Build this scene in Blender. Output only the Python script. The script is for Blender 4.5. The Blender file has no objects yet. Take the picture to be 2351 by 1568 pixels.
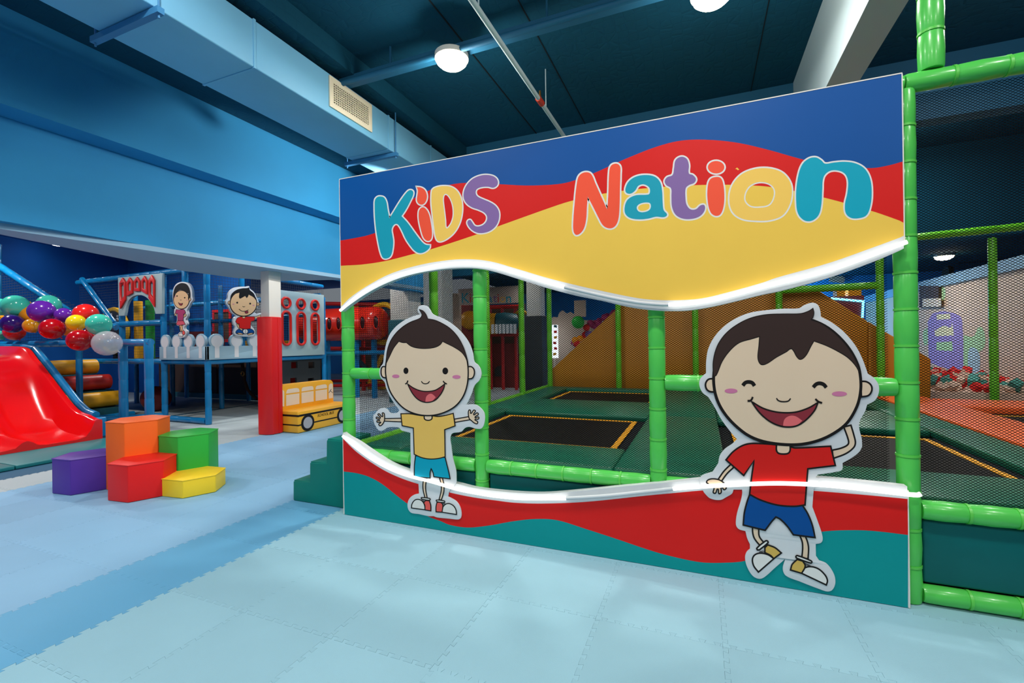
import bpy, bmesh, math, random
from mathutils import Vector, Matrix
from mathutils.geometry import tessellate_polygon
random.seed(11)
PI = math.pi
SC = bpy.context.scene
COL = SC.collection

# ------------------------------------------------------------------ camera
CAM = Vector((0, 0, 1.40)); YAW, PITCH, ROLL = (math.radians(a) for a in (-22.3955, 0.0404, -0.7883))
FPX, IW, IH = 1054.67, 2351, 1568
_f = Vector((math.sin(YAW)*math.cos(PITCH), math.cos(YAW)*math.cos(PITCH), math.sin(PITCH)))
_r0 = Vector((math.cos(YAW), -math.sin(YAW), 0)); _u0 = _r0.cross(_f)
_r = _r0*math.cos(ROLL)+_u0*math.sin(ROLL); _u = -_r0*math.sin(ROLL)+_u0*math.cos(ROLL)
cd = bpy.data.cameras.new('camera'); cd.sensor_width = 36; cd.lens = FPX/IW*36
cd.clip_start = .05; cd.clip_end = 100
cam = bpy.data.objects.new('camera', cd); COL.objects.link(cam)
m3 = Matrix((_r, _u, -_f)).transposed()
cam.matrix_world = Matrix.Translation(CAM) @ m3.to_4x4()
SC.camera = cam
def at(x, y, ax, v):
    """the point of a real plane (X, Y or Z = v) that a photo pixel shows"""
    d = _r*((x-IW/2)/FPX)-_u*((y-IH/2)/FPX)+_f
    k = 'XYZ'.index(ax); return CAM+d*((v-CAM[k])/d[k])
def proj(p):
    d = Vector(p)-CAM; z = d.dot(_f)
    return (IW/2+FPX*d.dot(_r)/z, IH/2-FPX*d.dot(_u)/z, z)

# ------------------------------------------------------------------ look
SC.view_settings.view_transform = 'Standard'; SC.view_settings.look = 'None'
SC.view_settings.gamma = 1; SC.view_settings.use_curve_mapping = False
SC.view_settings.exposure = 0.0
w = bpy.data.worlds.new('hall'); SC.world = w; w.use_nodes = True
w.node_tree.nodes['Background'].inputs[0].default_value = (.80, .90, 1, 1)
w.node_tree.nodes['Background'].inputs[1].default_value = .20
def area(name, loc, size, watt, col=(1, .97, .93), rot=(0, 0, 0), sy=None):
    l = bpy.data.lights.new(name, 'AREA'); l.energy = watt; l.color = col; l.size = size
    l.shape = 'DISK'
    if sy: l.shape = 'RECTANGLE'; l.size_y = sy
    o = bpy.data.objects.new(name, l); o.location = loc; o.rotation_euler = rot; COL.objects.link(o); return o
ZC = 4.75
LA, LB = at(1037, 143, 'Z', 4.36), at(1635, -5, 'Z', 4.36)
LAMPS = [(LA.x, LA.y, 4.44), (LB.x, LB.y, 4.44), (3.1, 8.7), (-2.7, 1.4), (.14, 1.2), (3.0, 1.2), (3.0, 4.9), (-2.7, -1.8), (.14, -1.8), (3, -1.8)]  # third one is unseen, added to brighten the mural and trampolines
for x, y, *zz in LAMPS:
    zl = zz[0] if zz else ZC
    area('lamp_or_fill_light', (x, y, zl-.15), .22, 50)
    l = bpy.data.lights.new('lamp_glow', 'POINT'); l.energy = 27; l.color = (1, .96, .9); l.shadow_soft_size = .1
    o = bpy.data.objects.new('lamp_glow', l); o.location = (x, y, zl-.26); COL.objects.link(o)
LOWL = [(-8.6, 3.4, 3.95, 60), (-7.3, 8.4, 3.95, 42), (-4.9, 9.0, 4.44, 45), (3.2, 11.6, 3.2, 55), (-11.5, 7.0, 3.95, 60), (-12.2, 3.5, 3.95, 80), (-8.2, .2, 3.95, 70), (-5.15, -.4, 4.5, 24), (-5.15, -3, 4.5, 30), (-7.2, 6.0, 3.95, 40),
        (5.2, 13.6, 3.2, 90), (-8.2, 11.5, 3.2, 80), (-4.5, 12.5, 3.2, 16), (1, 13.5, 3.2, 40), (-1.5, 10.2, 3.2, 8)]
for x, y, z, p in LOWL: area('lamp_or_fill_light', (x, y, z-.02), .2, p)  # several are unseen fill lights, added to brighten left bay, mural and background

l = bpy.data.lights.new('wall_spot', 'SPOT'); l.energy = 190; l.color = (1, .98, .95); l.spot_size = math.radians(108); l.spot_blend = .22; l.shadow_soft_size = .06
o = bpy.data.objects.new('wall_spot', l); o.location = (-3.95, 5.8, 3.72); COL.objects.link(o)
o.rotation_euler = (Vector((-6.15, 5.4, 2.95))-o.location).to_track_quat('-Z', 'Y').to_euler()

# ------------------------------------------------------------------ materials
def lin(c):
    return tuple(((v/255)/12.92 if v/255 <= .04045 else ((v/255+.055)/1.055)**2.4) for v in c)+(1,)
def mat(name, c, rough=.5, spec=.5, coat=0, metal=0, bump=None, var=None, emit=0, trans=0, alpha=1, rnd=0, sss=0):
    m = bpy.data.materials.new(name); m.use_nodes = True
    nt = m.node_tree; b = nt.nodes['Principled BSDF']; c = lin(c)
    b.inputs['Base Color'].default_value = c; b.inputs['Roughness'].default_value = rough
    b.inputs['Specular IOR Level'].default_value = spec; b.inputs['Coat Weight'].default_value = coat
    b.inputs['Coat Roughness'].default_value = .12; b.inputs['Metallic'].default_value = metal
    b.inputs['Transmission Weight'].default_value = trans; b.inputs['Alpha'].default_value = alpha
    if emit: b.inputs['Emission Color'].default_value = c; b.inputs['Emission Strength'].default_value = emit
    tc = nt.nodes.new('ShaderNodeTexCoord')
    src = None
    if var:
        n = nt.nodes.new('ShaderNodeTexNoise'); n.inputs['Scale'].default_value = var[0]; n.inputs['Detail'].default_value = 4
        nt.links.new(tc.outputs['Object'], n.inputs['Vector'])
        mp = nt.nodes.new('ShaderNodeMapRange'); mp.inputs[1].default_value = .3; mp.inputs[2].default_value = .7
        mp.inputs[3].default_value = 1-var[1]; mp.inputs[4].default_value = 1+var[1]
        nt.links.new(n.outputs[0], mp.inputs[0]); src = mp.outputs[0]
    if rnd:
        oi = nt.nodes.new('ShaderNodeObjectInfo')
        mp = nt.nodes.new('ShaderNodeMapRange'); mp.inputs[3].default_value = 1-rnd; mp.inputs[4].default_value = 1+rnd
        nt.links.new(oi.outputs['Random'], mp.inputs[0])
        if src:
            mu = nt.nodes.new('ShaderNodeMath'); mu.operation = 'MULTIPLY'
            nt.links.new(src, mu.inputs[0]); nt.links.new(mp.outputs[0], mu.inputs[1]); src = mu.outputs[0]
        else: src = mp.outputs[0]
    if src:
        h = nt.nodes.new('ShaderNodeHueSaturation'); h.inputs['Color'].default_value = c
        nt.links.new(src, h.inputs['Value']); nt.links.new(h.outputs[0], b.inputs['Base Color'])
    if bump:
        n = nt.nodes.new('ShaderNodeTexNoise'); n.inputs['Scale'].default_value = bump[0]; n.inputs['Detail'].default_value = 3
        nt.links.new(tc.outputs['Object'], n.inputs['Vector'])
        bp = nt.nodes.new('ShaderNodeBump'); bp.inputs['Strength'].default_value = bump[1]; bp.inputs['Distance'].default_value = .02
        nt.links.new(n.outputs[0], bp.inputs['Height']); nt.links.new(bp.outputs[0], b.inputs['Normal'])
    return m
vin = dict(rough=.42, spec=.3, bump=(6, .08), var=(3, .04))
pr = dict(rough=.48, spec=.22, bump=(5, .05), var=(2, .02))
M = dict(
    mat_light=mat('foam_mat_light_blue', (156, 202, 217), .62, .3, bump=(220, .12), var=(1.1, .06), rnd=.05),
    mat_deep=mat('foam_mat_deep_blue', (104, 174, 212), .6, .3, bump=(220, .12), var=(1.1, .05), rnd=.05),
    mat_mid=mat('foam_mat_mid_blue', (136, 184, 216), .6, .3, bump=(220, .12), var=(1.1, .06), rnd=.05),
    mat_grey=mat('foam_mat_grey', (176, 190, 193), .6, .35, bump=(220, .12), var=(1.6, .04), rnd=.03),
    joint=mat('dark_joint', (44, 92, 122), .8),
    beam=mat('blue_wall_paint', (46, 142, 192), .75, .3, var=(1.2, .05), bump=(30, .04)),
    deep=mat('deep_blue_paint', (12, 92, 170), .75, .3, var=(1, .06)),
    duct=mat('pale_blue_duct_paint', (122, 190, 226), .55, .4, var=(2, .03), bump=(3, .1)),
    ceil=mat('dark_teal_ceiling', (12, 74, 98), .9, .2, var=(1, .08)),
    ceilpipe=mat('teal_ceiling_steel', (30, 100, 135), .6, .4),
    soft=mat('pale_soffit_paint', (140, 178, 202), .7),
    greyb=mat('pale_grey_beam_paint', (188, 208, 212), .7),
    dark=mat('dark_interior', (24, 28, 32), .85, .2),
    white=mat('white_paint', (232, 226, 216), .6, .3, var=(2, .02)),
    trim=mat('white_padded_vinyl', (216, 219, 221), .4, bump=(9, .1)),
    tub=mat('unlit_led_silicone', (214, 218, 220), .4),
    led=mat('led_light', (255, 252, 246), emit=1.7),
    lamp=mat('lamp_lens', (255, 240, 205), emit=22.0), lampw=mat('lamp_lens_white', (250, 250, 255), emit=12),
    bluep=mat('print_blue', (0, 80, 152), **pr), redp=mat('print_red', (222, 26, 22), **pr), yelp=mat('print_yellow', (247, 203, 82), **pr),
    tealp=mat('print_teal', (0, 148, 148), **pr), outw=mat('print_white', (232, 230, 224), **pr),
    lteal=mat('letter_teal', (20, 160, 182), **pr), lcoral=mat('letter_coral', (255, 88, 58), **pr), lyel=mat('letter_yellow', (253, 206, 96), **pr),
    lpur=mat('letter_purple', (138, 106, 164), **pr), lcyan=mat('letter_cyan', (0, 166, 190), **pr),
    skin=mat('print_skin', (230, 204, 174), **pr), hair=mat('print_brown_hair', (58, 42, 38), **pr), ink=mat('print_black', (26, 22, 20), **pr),
    mouth=mat('print_maroon', (140, 48, 58), **pr), tongue=mat('print_pink_tongue', (230, 110, 112), **pr), cheek=mat('print_pink_cheek', (208, 122, 160), **pr),
    shirty=mat('print_shirt_yellow', (238, 192, 96), **pr), shortt=mat('print_shorts_teal', (0, 160, 188), **pr), shortb=mat('print_shorts_blue', (0, 76, 148), **pr),
    shirtr=mat('print_shirt_red', (216, 30, 24), **pr), shoec=mat('print_shoe_coral', (238, 92, 84), **pr), shoey=mat('print_shoe_yellow', (216, 178, 88), **pr),
    skin2=mat('print_tan_skin', (232, 190, 142), **pr), magenta=mat('print_magenta', (176, 62, 108), **pr), pinks=mat('print_pink_skirt', (218, 92, 108), **pr),
    green=mat('green_vinyl_padding', (84, 204, 84), .3, .5, coat=.25, bump=(9, .18), var=(3, .03)), greentie=mat('green_cable_tie', (96, 206, 80), .35),
    lime=mat('lime_vinyl_padding', (104, 196, 40), .35, .5, bump=(9, .15)),
    net=mat('black_netting', (10, 10, 11), .85, .1), netb=mat('dark_grid_netting', (40, 44, 52), .8),
    pad=mat('dark_teal_vinyl_pad', (0, 96, 96), **vin), deck=mat('green_trampoline_pad', (20, 110, 84), .4, .45, bump=(5, .2), var=(2, .05)),
    bed=mat('black_trampoline_mesh', (20, 17, 15), .65, .2, var=(2, .2)), web=mat('yellow_webbing', (250, 176, 30), .6),
    must=mat('mustard_vinyl_wall', (186, 122, 20), .5, .4, var=(1, .05)), orange_pad=mat('orange_trampoline_pad', (250, 110, 50), .4, var=(2, .04)),
    bframe=mat('blue_vinyl_padding', (6, 122, 180), .32, .5, coat=.2, bump=(10, .2), var=(3, .05)), btie=mat('blue_cable_tie', (20, 110, 160), .4),
    slide=mat('red_slide_plastic', (236, 8, 8), .2, .5, coat=.35), steps=mat('green_step_vinyl', (0, 122, 108), **vin),
    matteal=mat('teal_landing_mat', (28, 122, 126), .4, .45, bump=(4, .1), var=(2, .05)),
    bor=mat('orange_block_vinyl', (255, 108, 32), **vin), bre=mat('red_block_vinyl', (236, 28, 26), **vin), bgr=mat('green_block_vinyl', (48, 178, 66), **vin),
    bye=mat('yellow_block_vinyl', (254, 214, 48), **vin), bpu=mat('purple_block_vinyl', (86, 50, 156), **vin),
    rolly=mat('yellow_roller_vinyl', (236, 170, 24), .4), rollr=mat('red_roller_vinyl', (190, 40, 34), .4),
    castle=mat('pale_grey_castle_board', (168, 192, 194), .5), fence=mat('pale_blue_fence_board', (150, 184, 200), .5), fencew=mat('print_fence_white', (216, 218, 220), .5),
    redtrim=mat('red_foam_trim', (228, 40, 30), .35), padred=mat('red_column_padding', (220, 14, 16), .42, bump=(5, .15)),
    busy=mat('bus_yellow_vinyl', (246, 178, 44), .4, bump=(8, .12), var=(3, .04)), buswin=mat('print_bus_window', (232, 214, 190), .45), hub=mat('print_wheel_grey', (176, 172, 174), .5),
    tube=mat('red_tube_plastic', (236, 48, 28), .2, coat=.4), port=mat('dark_port', (60, 20, 22), .2), flange=mat('yellow_flange', (214, 164, 30), .4),
    grill=mat('cream_vent_metal', (240, 228, 200), .5), galv=mat('blue_steel', (60, 130, 180), .5), redsp=mat('red_fitting', (210, 60, 30), .4), brass=mat('brass', (190, 140, 70), .35, metal=.9),
    mural=mat('beige_mural_wall', (222, 200, 178), .7, var=(.8, .06)), mpur=mat('mural_purple', (164, 146, 214), .7), mgrn=mat('mural_pale_green', (178, 222, 170), .7), mcre=mat('mural_cream', (234, 232, 190), .7), mblu=mat('mural_pale_blue', (176, 208, 222), .7),
    screen=mat('lit_white_screen', (235, 245, 255), emit=1.6), cyan=mat('cyan_led', (90, 205, 255), emit=7), glowblue=mat('blue_wall_paint_bright', (40, 150, 230), .7),
    brown=mat('brown_panel', (74, 52, 38), .7, var=(4, .1)), maroon=mat('maroon_panel', (120, 30, 28), .6), rframe=mat('red_vinyl_padding', (200, 34, 34), .4, bump=(9, .15)),
    tealpad=mat('teal_column_padding', (16, 92, 104), .5), darkpad=mat('charcoal_column_padding', (40, 46, 48), .6), rope=mat('dark_rope', (60, 34, 28), .8),
    towr=mat('pale_castle_tower', (196, 176, 158), .7), blk=mat('black_board', (36, 40, 42), .6),
    cred=mat('red_foam_cube', (222, 40, 36), .8), ctea=mat('teal_foam_cube', (80, 160, 150), .8), cwhi=mat('cream_foam_cube', (226, 196, 176), .8),
    sign2=mat('far_sign_board', (190, 178, 166), .7),
)
def hexceil(m):
    """hexagonal wire mesh pressed into the ceiling insulation"""
    nt = m.node_tree; b = nt.nodes['Principled BSDF']; tc = nt.nodes.new('ShaderNodeTexCoord')
    v = nt.nodes.new('ShaderNodeTexVoronoi'); v.feature = 'DISTANCE_TO_EDGE'; v.inputs['Scale'].default_value = 9; v.inputs['Randomness'].default_value = .35
    nt.links.new(tc.outputs['Object'], v.inputs['Vector'])
    bp = nt.nodes.new('ShaderNodeBump'); bp.inputs['Strength'].default_value = .22; bp.inputs['Distance'].default_value = .02
    mp = nt.nodes.new('ShaderNodeMapRange'); mp.inputs[2].default_value = .06
    nt.links.new(v.outputs['Distance'], mp.inputs[0]); nt.links.new(mp.outputs[0], bp.inputs['Height']); nt.links.new(bp.outputs[0], b.inputs['Normal'])
hexceil(M['ceil'])

# ------------------------------------------------------------------ builders
WOFF = {}
class MB:
    def __init__(s): s.v = []; s.f = []; s.sm = False
    def quad(s, *p):
        n = len(s.v); s.v += [tuple(q) for q in p]; s.f.append(tuple(range(n, n+len(p)))); return s
    def box(s, x0, y0, z0, x1, y1, z1, rz=0, piv=None):
        c = [Vector((x, y, z)) for z in (z0, z1) for x, y in ((x0, y0), (x1, y0), (x1, y1), (x0, y1))]
        if rz:
            pv = Vector(piv or ((x0+x1)/2, (y0+y1)/2, 0)); R = Matrix.Rotation(rz, 3, 'Z'); c = [pv+R@(q-pv) for q in c]
        n = len(s.v); s.v += [tuple(q) for q in c]
        s.f += [tuple(n+i for i in q) for q in ((3, 2, 1, 0), (4, 5, 6, 7), (0, 1, 5, 4), (1, 2, 6, 5), (2, 3, 7, 6), (3, 0, 4, 7))]; return s
    def prism(s, pts, off, holes=()):
        """extruded outline: pts (and holes) 3-D points of one plane, off the extrusion vector"""
        off = Vector(off); n0 = len(s.v); loops = [pts]+list(holes)
        k = max(range(3), key=lambda i: abs(off[i])); ax = [i for i in range(3) if i != k]
        tri = tessellate_polygon([[Vector((p[ax[0]], p[ax[1]], 0)) for p in L] for L in loops])
        flat = [Vector(p) for L in loops for p in L]; N = len(flat)
        s.v += [tuple(p) for p in flat]+[tuple(p+off) for p in flat]
        s.f += [(n0+a, n0+b, n0+c) for a, b, c in tri]+[(n0+N+c, n0+N+b, n0+N+a) for a, b, c in tri]
        o = n0
        for L in loops:
            m = len(L); s.f += [(o+i, o+(i+1) % m, o+N+(i+1) % m, o+N+i) for i in range(m)]; o += m
        return s
    def face(s, pts, holes=(), k=1):
        loops = [pts]+list(holes); ax = [i for i in range(3) if i != k]; n0 = len(s.v)
        tri = tessellate_polygon([[Vector((p[ax[0]], p[ax[1]], 0)) for p in L] for L in loops])
        s.v += [tuple(p) for L in loops for p in L]; s.f += [(n0+a, n0+b, n0+c) for a, b, c in tri]; return s
    def tube(s, path, rad, seg=14, cap=True, up=None):
        """round tube along a path; rad a number or a list"""
        path = [Vector(p) for p in path]; n = len(path); n0 = len(s.v); s.sm = True
        R = rad if isinstance(rad, (list, tuple)) else [rad]*n
        t0 = (path[1]-path[0]).normalized(); a = Vector(up) if up else (Vector((0, 0, 1)) if abs(t0.z) < .9 else Vector((1, 0, 0)))
        for i, p in enumerate(path):
            t = (path[min(i+1, n-1)]-path[max(i-1, 0)]).normalized()
            b = t.cross(a).normalized(); c = b.cross(t)
            for j in range(seg):
                w_ = 2*PI*j/seg; s.v.append(tuple(p+(b*math.cos(w_)+c*math.sin(w_))*R[i]))
        for i in range(n-1):
            for j in range(seg):
                s.f.append((n0+i*seg+j, n0+i*seg+(j+1) % seg, n0+(i+1)*seg+(j+1) % seg, n0+(i+1)*seg+j))
        if cap: s.f += [tuple(n0+j for j in range(seg))[::-1], tuple(n0+(n-1)*seg+j for j in range(seg))]
        return s
    def ring(s, c, R, r, ax='z', seg=40, k=8, sy=1):
        """torus about an axis; sy stretches it"""
        n0 = len(s.v); c = Vector(c); s.sm = True
        e = dict(z=(Vector((1, 0, 0)), Vector((0, 1, 0)), Vector((0, 0, 1))), y=(Vector((1, 0, 0)), Vector((0, 0, 1)), Vector((0, 1, 0))), x=(Vector((0, 1, 0)), Vector((0, 0, 1)), Vector((1, 0, 0))))[ax]
        for i in range(seg):
            a = 2*PI*i/seg; d = e[0]*math.cos(a)+e[1]*math.sin(a)
            for j in range(k):
                b = 2*PI*j/k; s.v.append(tuple(c+e[0]*math.cos(a)*R+e[1]*math.sin(a)*R*sy+d*r*math.cos(b)+e[2]*r*math.sin(b)))
        s.f += [(n0+i*k+j, n0+((i+1) % seg)*k+j, n0+((i+1) % seg)*k+(j+1) % k, n0+i*k+(j+1) % k) for i in range(seg) for j in range(k)]
        return s
    def ball(s, c, r, nu=20, nv=12, sc=(1, 1, 1)):
        n0 = len(s.v); s.sm = True; c = Vector(c)
        for i in range(1, nv):
            for j in range(nu):
                a = PI*i/nv; b = 2*PI*j/nu
                s.v.append((c.x+r*sc[0]*math.sin(a)*math.cos(b), c.y+r*sc[1]*math.sin(a)*math.sin(b), c.z+r*sc[2]*math.cos(a)))
        t = len(s.v); s.v += [(c.x, c.y, c.z+r*sc[2]), (c.x, c.y, c.z-r*sc[2])]
        for i in range(nv-2):
            for j in range(nu): s.f.append((n0+i*nu+j, n0+(i+1)*nu+j, n0+(i+1)*nu+(j+1) % nu, n0+i*nu+(j+1) % nu))
        s.f += [(t, n0+j, n0+(j+1) % nu) for j in range(nu)]+[(t+1, n0+(nv-2)*nu+(j+1) % nu, n0+(nv-2)*nu+j) for j in range(nu)]
        return s
    def build(s, name, m, parent=None, smooth=None, bevel=0, loc=None):
        me = bpy.data.meshes.new(name); off = Vector(WOFF.get(parent.name, (0, 0, 0))) if parent else Vector(loc or (0, 0, 0))
        me.from_pydata([tuple(Vector(p)-off) for p in s.v], [], s.f); me.materials.append(M[m] if isinstance(m, str) else m)
        o = bpy.data.objects.new(name, me); COL.objects.link(o)
        bm = bmesh.new(); bm.from_mesh(me); bmesh.ops.recalc_face_normals(bm, faces=bm.faces)
        bm.to_mesh(me); bm.free()
        if s.sm if smooth is None else smooth:
            me.polygons.foreach_set('use_smooth', [True]*len(me.polygons))
            try: me.set_sharp_from_angle(angle=math.radians(42))
            except Exception: pass
        if bevel:
            b = o.modifiers.new('bevel', 'BEVEL'); b.width = bevel; b.segments = 3; b.limit_method = 'ANGLE'; b.angle_limit = math.radians(40); b.harden_normals = False
            me.polygons.foreach_set('use_smooth', [True]*len(me.polygons))
        if parent: o.parent = parent; WOFF[o.name] = tuple(off)
        else: o.location = off; WOFF[o.name] = tuple(off)
        return o
def tag(o, label, cat, group=None, kind=None):
    o['label'] = label; o['category'] = cat
    if group: o['group'] = group
    if kind: o['kind'] = kind
    return o
def thing(name, label, cat, loc=(0, 0, 0), group=None):
    o = bpy.data.objects.new(name, None); o.empty_display_size = .1; COL.objects.link(o); o.location = loc; WOFF[o.name] = tuple(loc)
    return tag(o, label, cat, group)
def struct(o): o['kind'] = 'structure'; return o
def stuff(o): o['kind'] = 'stuff'; return o

# outlines traced as splines: "x,y x,y* ..." (* a sharp corner)
def trace(sv, T=(0, 0, 1), closed=True, n=5):
    P = []; ox, oy, k = T
    for t in sv.split():
        c = t.endswith('*'); a, b = t.rstrip('*').split(','); P.append((Vector((ox+float(a)*k, oy+float(b)*k)), c))
    out = []; N = len(P); rng = range(N if closed else N-1)
    for i in rng:
        p1, c1 = P[i]; p2, c2 = P[(i+1) % N]
        p0 = P[i-1][0] if (closed or i > 0) else p1; p3 = P[(i+2) % N][0] if (closed or i+2 < N) else p2
        L = (p2-p1).length
        def tan(a, b, q):   # chord-limited tangent
            d = b-a
            return d.normalized()*L if d.length > 1e-6 else Vector((0, 0))
        m1 = (p2-p1) if c1 else tan(p0, p2, p1); m2 = (p2-p1) if c2 else tan(p1, p3, p2)
        if not closed and i == 0: m1 = p2-p1
        if not closed and i == N-2: m2 = p2-p1
        k_ = 1 if (c1 and c2) else n
        for j in range(k_):
            t = j/k_; t2 = t*t; t3 = t2*t
            out.append((2*t3-3*t2+1)*p1+(t3-2*t2+t)*m1+(-2*t3+3*t2)*p2+(t3-t2)*m2)
    if not closed: out.append(P[-1][0])
    return out
def ell(cx, cy, rx, ry, T=(0, 0, 1), n=28):
    return [Vector((T[0]+T[2]*(cx+rx*math.cos(2*PI*i/n)), T[1]+T[2]*(cy+ry*math.sin(2*PI*i/n)))) for i in range(n)]
class Plane:
    """a real vertical plane (Y = v facing the camera side, or X = v) that prints are laid on, layer on layer"""
    def __init__(s, ax, v, sgn): s.ax = ax; s.v = v; s.sgn = sgn; s.k = 'XYZ'.index(ax)
    def p(s, q, layer=0):
        w_ = at(q[0], q[1], s.ax, s.v); w_[s.k] += s.sgn*layer*.0002; return w_
    def pts(s, L, layer=0): return [s.p(q, layer) for q in L]
    def fill(s, mb, L, layer, holes=()):
        mb.face(s.pts(L, layer), [s.pts(h, layer) for h in holes], s.k); return mb
    def stroke(s, mb, L, wpx, layer, closed=True, capw=True):
        """a drawn line of wpx pixels"""
        N = len(L); A = []; B = []
        for i in range(N):
            a = L[i-1] if (closed or i > 0) else L[i]; b = L[(i+1) % N] if (closed or i < N-1) else L[i]
            d1 = (L[i]-a); d2 = (b-L[i])
            d1 = d1.normalized() if d1.length > 1e-9 else Vector((0, 0)); d2 = d2.normalized() if d2.length > 1e-9 else Vector((0, 0))
            t = (d1+d2); t = t.normalized() if t.length > 1e-6 else Vector((1, 0))
            nrm = Vector((-t.y, t.x)); c = max(.55, abs(nrm.dot(Vector((-d2.y, d2.x)) if d2.length else nrm)))
            A.append(s.p(L[i]+nrm*wpx/2/c, layer)); B.append(s.p(L[i]-nrm*wpx/2/c, layer))
        n0 = len(mb.v); mb.v += [tuple(q) for q in A+B]
        for i in range(N if closed else N-1):
            j = (i+1) % N; mb.f.append((n0+i, n0+j, n0+N+j, n0+N+i))
        return mb
def pipe_profile(L, r, step=.21, pinch=.006):
    """radius profile of a foam-padded pipe pulled in at its cable ties"""
    n = max(1, round(L/step)); out = []; ties = []
    for i in range(n):
        a = i/n; d = L/n
        out += [(a*L+.004, r-pinch), (a*L+.016, r-.0012), (a*L+d*.5, r+random.uniform(-.0015, .0025)), (a*L+d-.016, r-.0012), (a*L+d-.004, r-pinch)]
        if i: ties.append(a*L)
    return out, ties
def padded(name, a, b, r, m, parent, step=.21, seg=18, tie=None, pinch=.005):
    a = Vector(a); b = Vector(b); L = (b-a).length; d = (b-a)/L
    prof, ties = pipe_profile(L, r, step, pinch)
    mb = MB().tube([a+d*t for t, _ in prof], [q for _, q in prof], seg)
    o = mb.build(name, m, parent)
    if tie:
        for t in ties:
            tb = MB(); tb.tube([a+d*(t-.006), a+d*(t+.006)], [r+.0012]*2, seg); tb.build('cable_tie', tie, o)
    return o

# ------------------------------------------------------------------ the hall: floor, walls, ceilings, beams
fl = MB().box(-21, -4, -.2, 7.5, 18, -.0045).build('floor', 'joint'); struct(fl)
TX, TY, X0, Y0 = .5835, .6075, -2.834, 2.3025
def jig_edge(L, n=9, d=.022):
    """teeth of one jigsaw edge from 0 to L: (along, out) points"""
    p = L/n; o = []
    for i in range(n):
        a = i*p+p*.27; b = i*p+p*.73
        o += [(a+.1*p, -d/2), (a-.02*p, d/2), (b+.02*p, d/2), (b-.1*p, -d/2)]
    return o
def jig_tile():
    g = .0014; h = -.011; e = jig_edge(TX); f = jig_edge(TY)
    q = [(h, h)]+e+[(TX+h, h)]+[(TX+o, a) for a, o in f]+[(TX+h, TY+h)]+[(a, TY+o) for a, o in reversed(e)]+[(h, TY+h)]+[(o, a) for a, o in reversed(f)]
    n = len(q); out = []
    for i in range(n):   # pull the outline in by half the joint
        a = Vector(q[i-1]); b = Vector(q[i]); c = Vector(q[(i+1) % n])
        d1 = (b-a).normalized(); d2 = (c-b).normalized(); nn = Vector((-d1.y, d1.x))+Vector((-d2.y, d2.x))
        out.append(b+nn.normalized()*g*.5 if nn.length > .01 else b)
    return [(p.x, p.y, 0) for p in out]
tile_pts = jig_tile()
TILES = {}
for key in ('mat_light', 'mat_deep', 'mat_mid', 'mat_grey'):
    o = MB().prism([(x, y, -.004) for x, y, _ in tile_pts], (0, 0, .004)).build('mat_tile', key, fl)
    TILES[key] = o; o.location = (0, 0, -5)
FO = Vector(WOFF[fl.name]); used = set(); cnt = 0
for i in range(-12, 11):
    for j in range(-4, 12):
        x = X0+i*TX; y = Y0+j*TY
        if y > 2.95 and x > -3.0: continue
        if x < -10 or (x < -7.35 and y > 1.8 and y < 4.2): continue
        if -11.5 < x < -8.2 and y < 1.2: continue
        a = proj((x+TX/2, y+TY/2, 0))
        if a[2] < .1 or a[0] < -900 or a[0] > 3100 or a[1] > 2300: continue
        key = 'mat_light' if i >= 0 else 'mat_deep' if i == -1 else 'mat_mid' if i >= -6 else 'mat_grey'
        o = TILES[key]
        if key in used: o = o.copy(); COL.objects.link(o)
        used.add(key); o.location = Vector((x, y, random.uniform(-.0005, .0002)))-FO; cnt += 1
        o.rotation_euler = (random.uniform(-.0004, .0004), random.uniform(-.0004, .0004), 0)
sl = MB().box(-20, 8.98, -.013, 7, 17, .0).build('far_floor', 'mat_grey', fl)
sl = MB().box(-20, 4.2, -.013, -10.0, 8.98, .0).build('far_floor', 'mat_grey', fl)
sl = MB().box(-20, .0, -.013, -9.85, 4.2, .0).build('far_floor', 'mat_grey', fl)

cl = struct(MB().box(-3.68, -4, ZC, 7.5, 17, ZC+.2).build('ceiling', 'ceil'))
MB().box(-6.2, -4, 4.52, -3.68, 17, ZC+.2).build('duct_soffit', 'ceil', cl)
MB().box(-21, -4, 4.06, -6.45, 17, 4.3).build('low_ceiling', 'deep', cl)
MB().box(-6.45, 10.6, 3.28, 7.5, 17, 3.5).build('far_ceiling', 'ceil', cl)
# panel seams in the ceiling insulation
for x0, x1 in ((-2.42, -2.405), (-1.62, -1.61), (.66, .668)):
    MB().box(x0, 1.2, ZC-.006, x1, 10.4, ZC).build('ceiling_seam', 'dark', cl)
b1 = struct(MB().box(-6.45, -4, 2.62, -6.15, 10.3, 3.62).build('trim_1', 'beam'))           # lower beam face
MB().box(-6.45, -4, 3.622, -5.83, 10.3, 4.6).build('upper_beam', 'beam', b1)
so = [at(*q, 'Z', 2.60) for q in ((-700, 420), (0, 516), (400, 576.5), (783, 634), (1000, 666), (1000, 668), (784, 637), (643, 640), (541, 633), (408, 614), (0, 529), (-700, 424))]
MB().prism([(p.x, p.y, 2.56) for p in so], (0, 0, .06)).build('soffit_board', 'soft', b1)
b2 = struct(MB().box(1.16, -4, 3.85, 1.43, 10.5, ZC).build('trim_2', 'greyb'))              # grey beam over the right bay
b3 = struct(MB().box(-6.2, 10.35, 3.1, 7.5, 10.65, ZC).build('trim_3', 'ceil'))
MB().box(-6.2, 7.0, 4.0, 7.5, 7.25, ZC).build('cross_beam', 'ceilpipe', b3)
w1, w2 = at(0, 541, 'Z', 4.06), at(293, 600, 'Z', 4.06); wd = (w2-w1).normalized(); w0 = w1-wd*9
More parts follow.
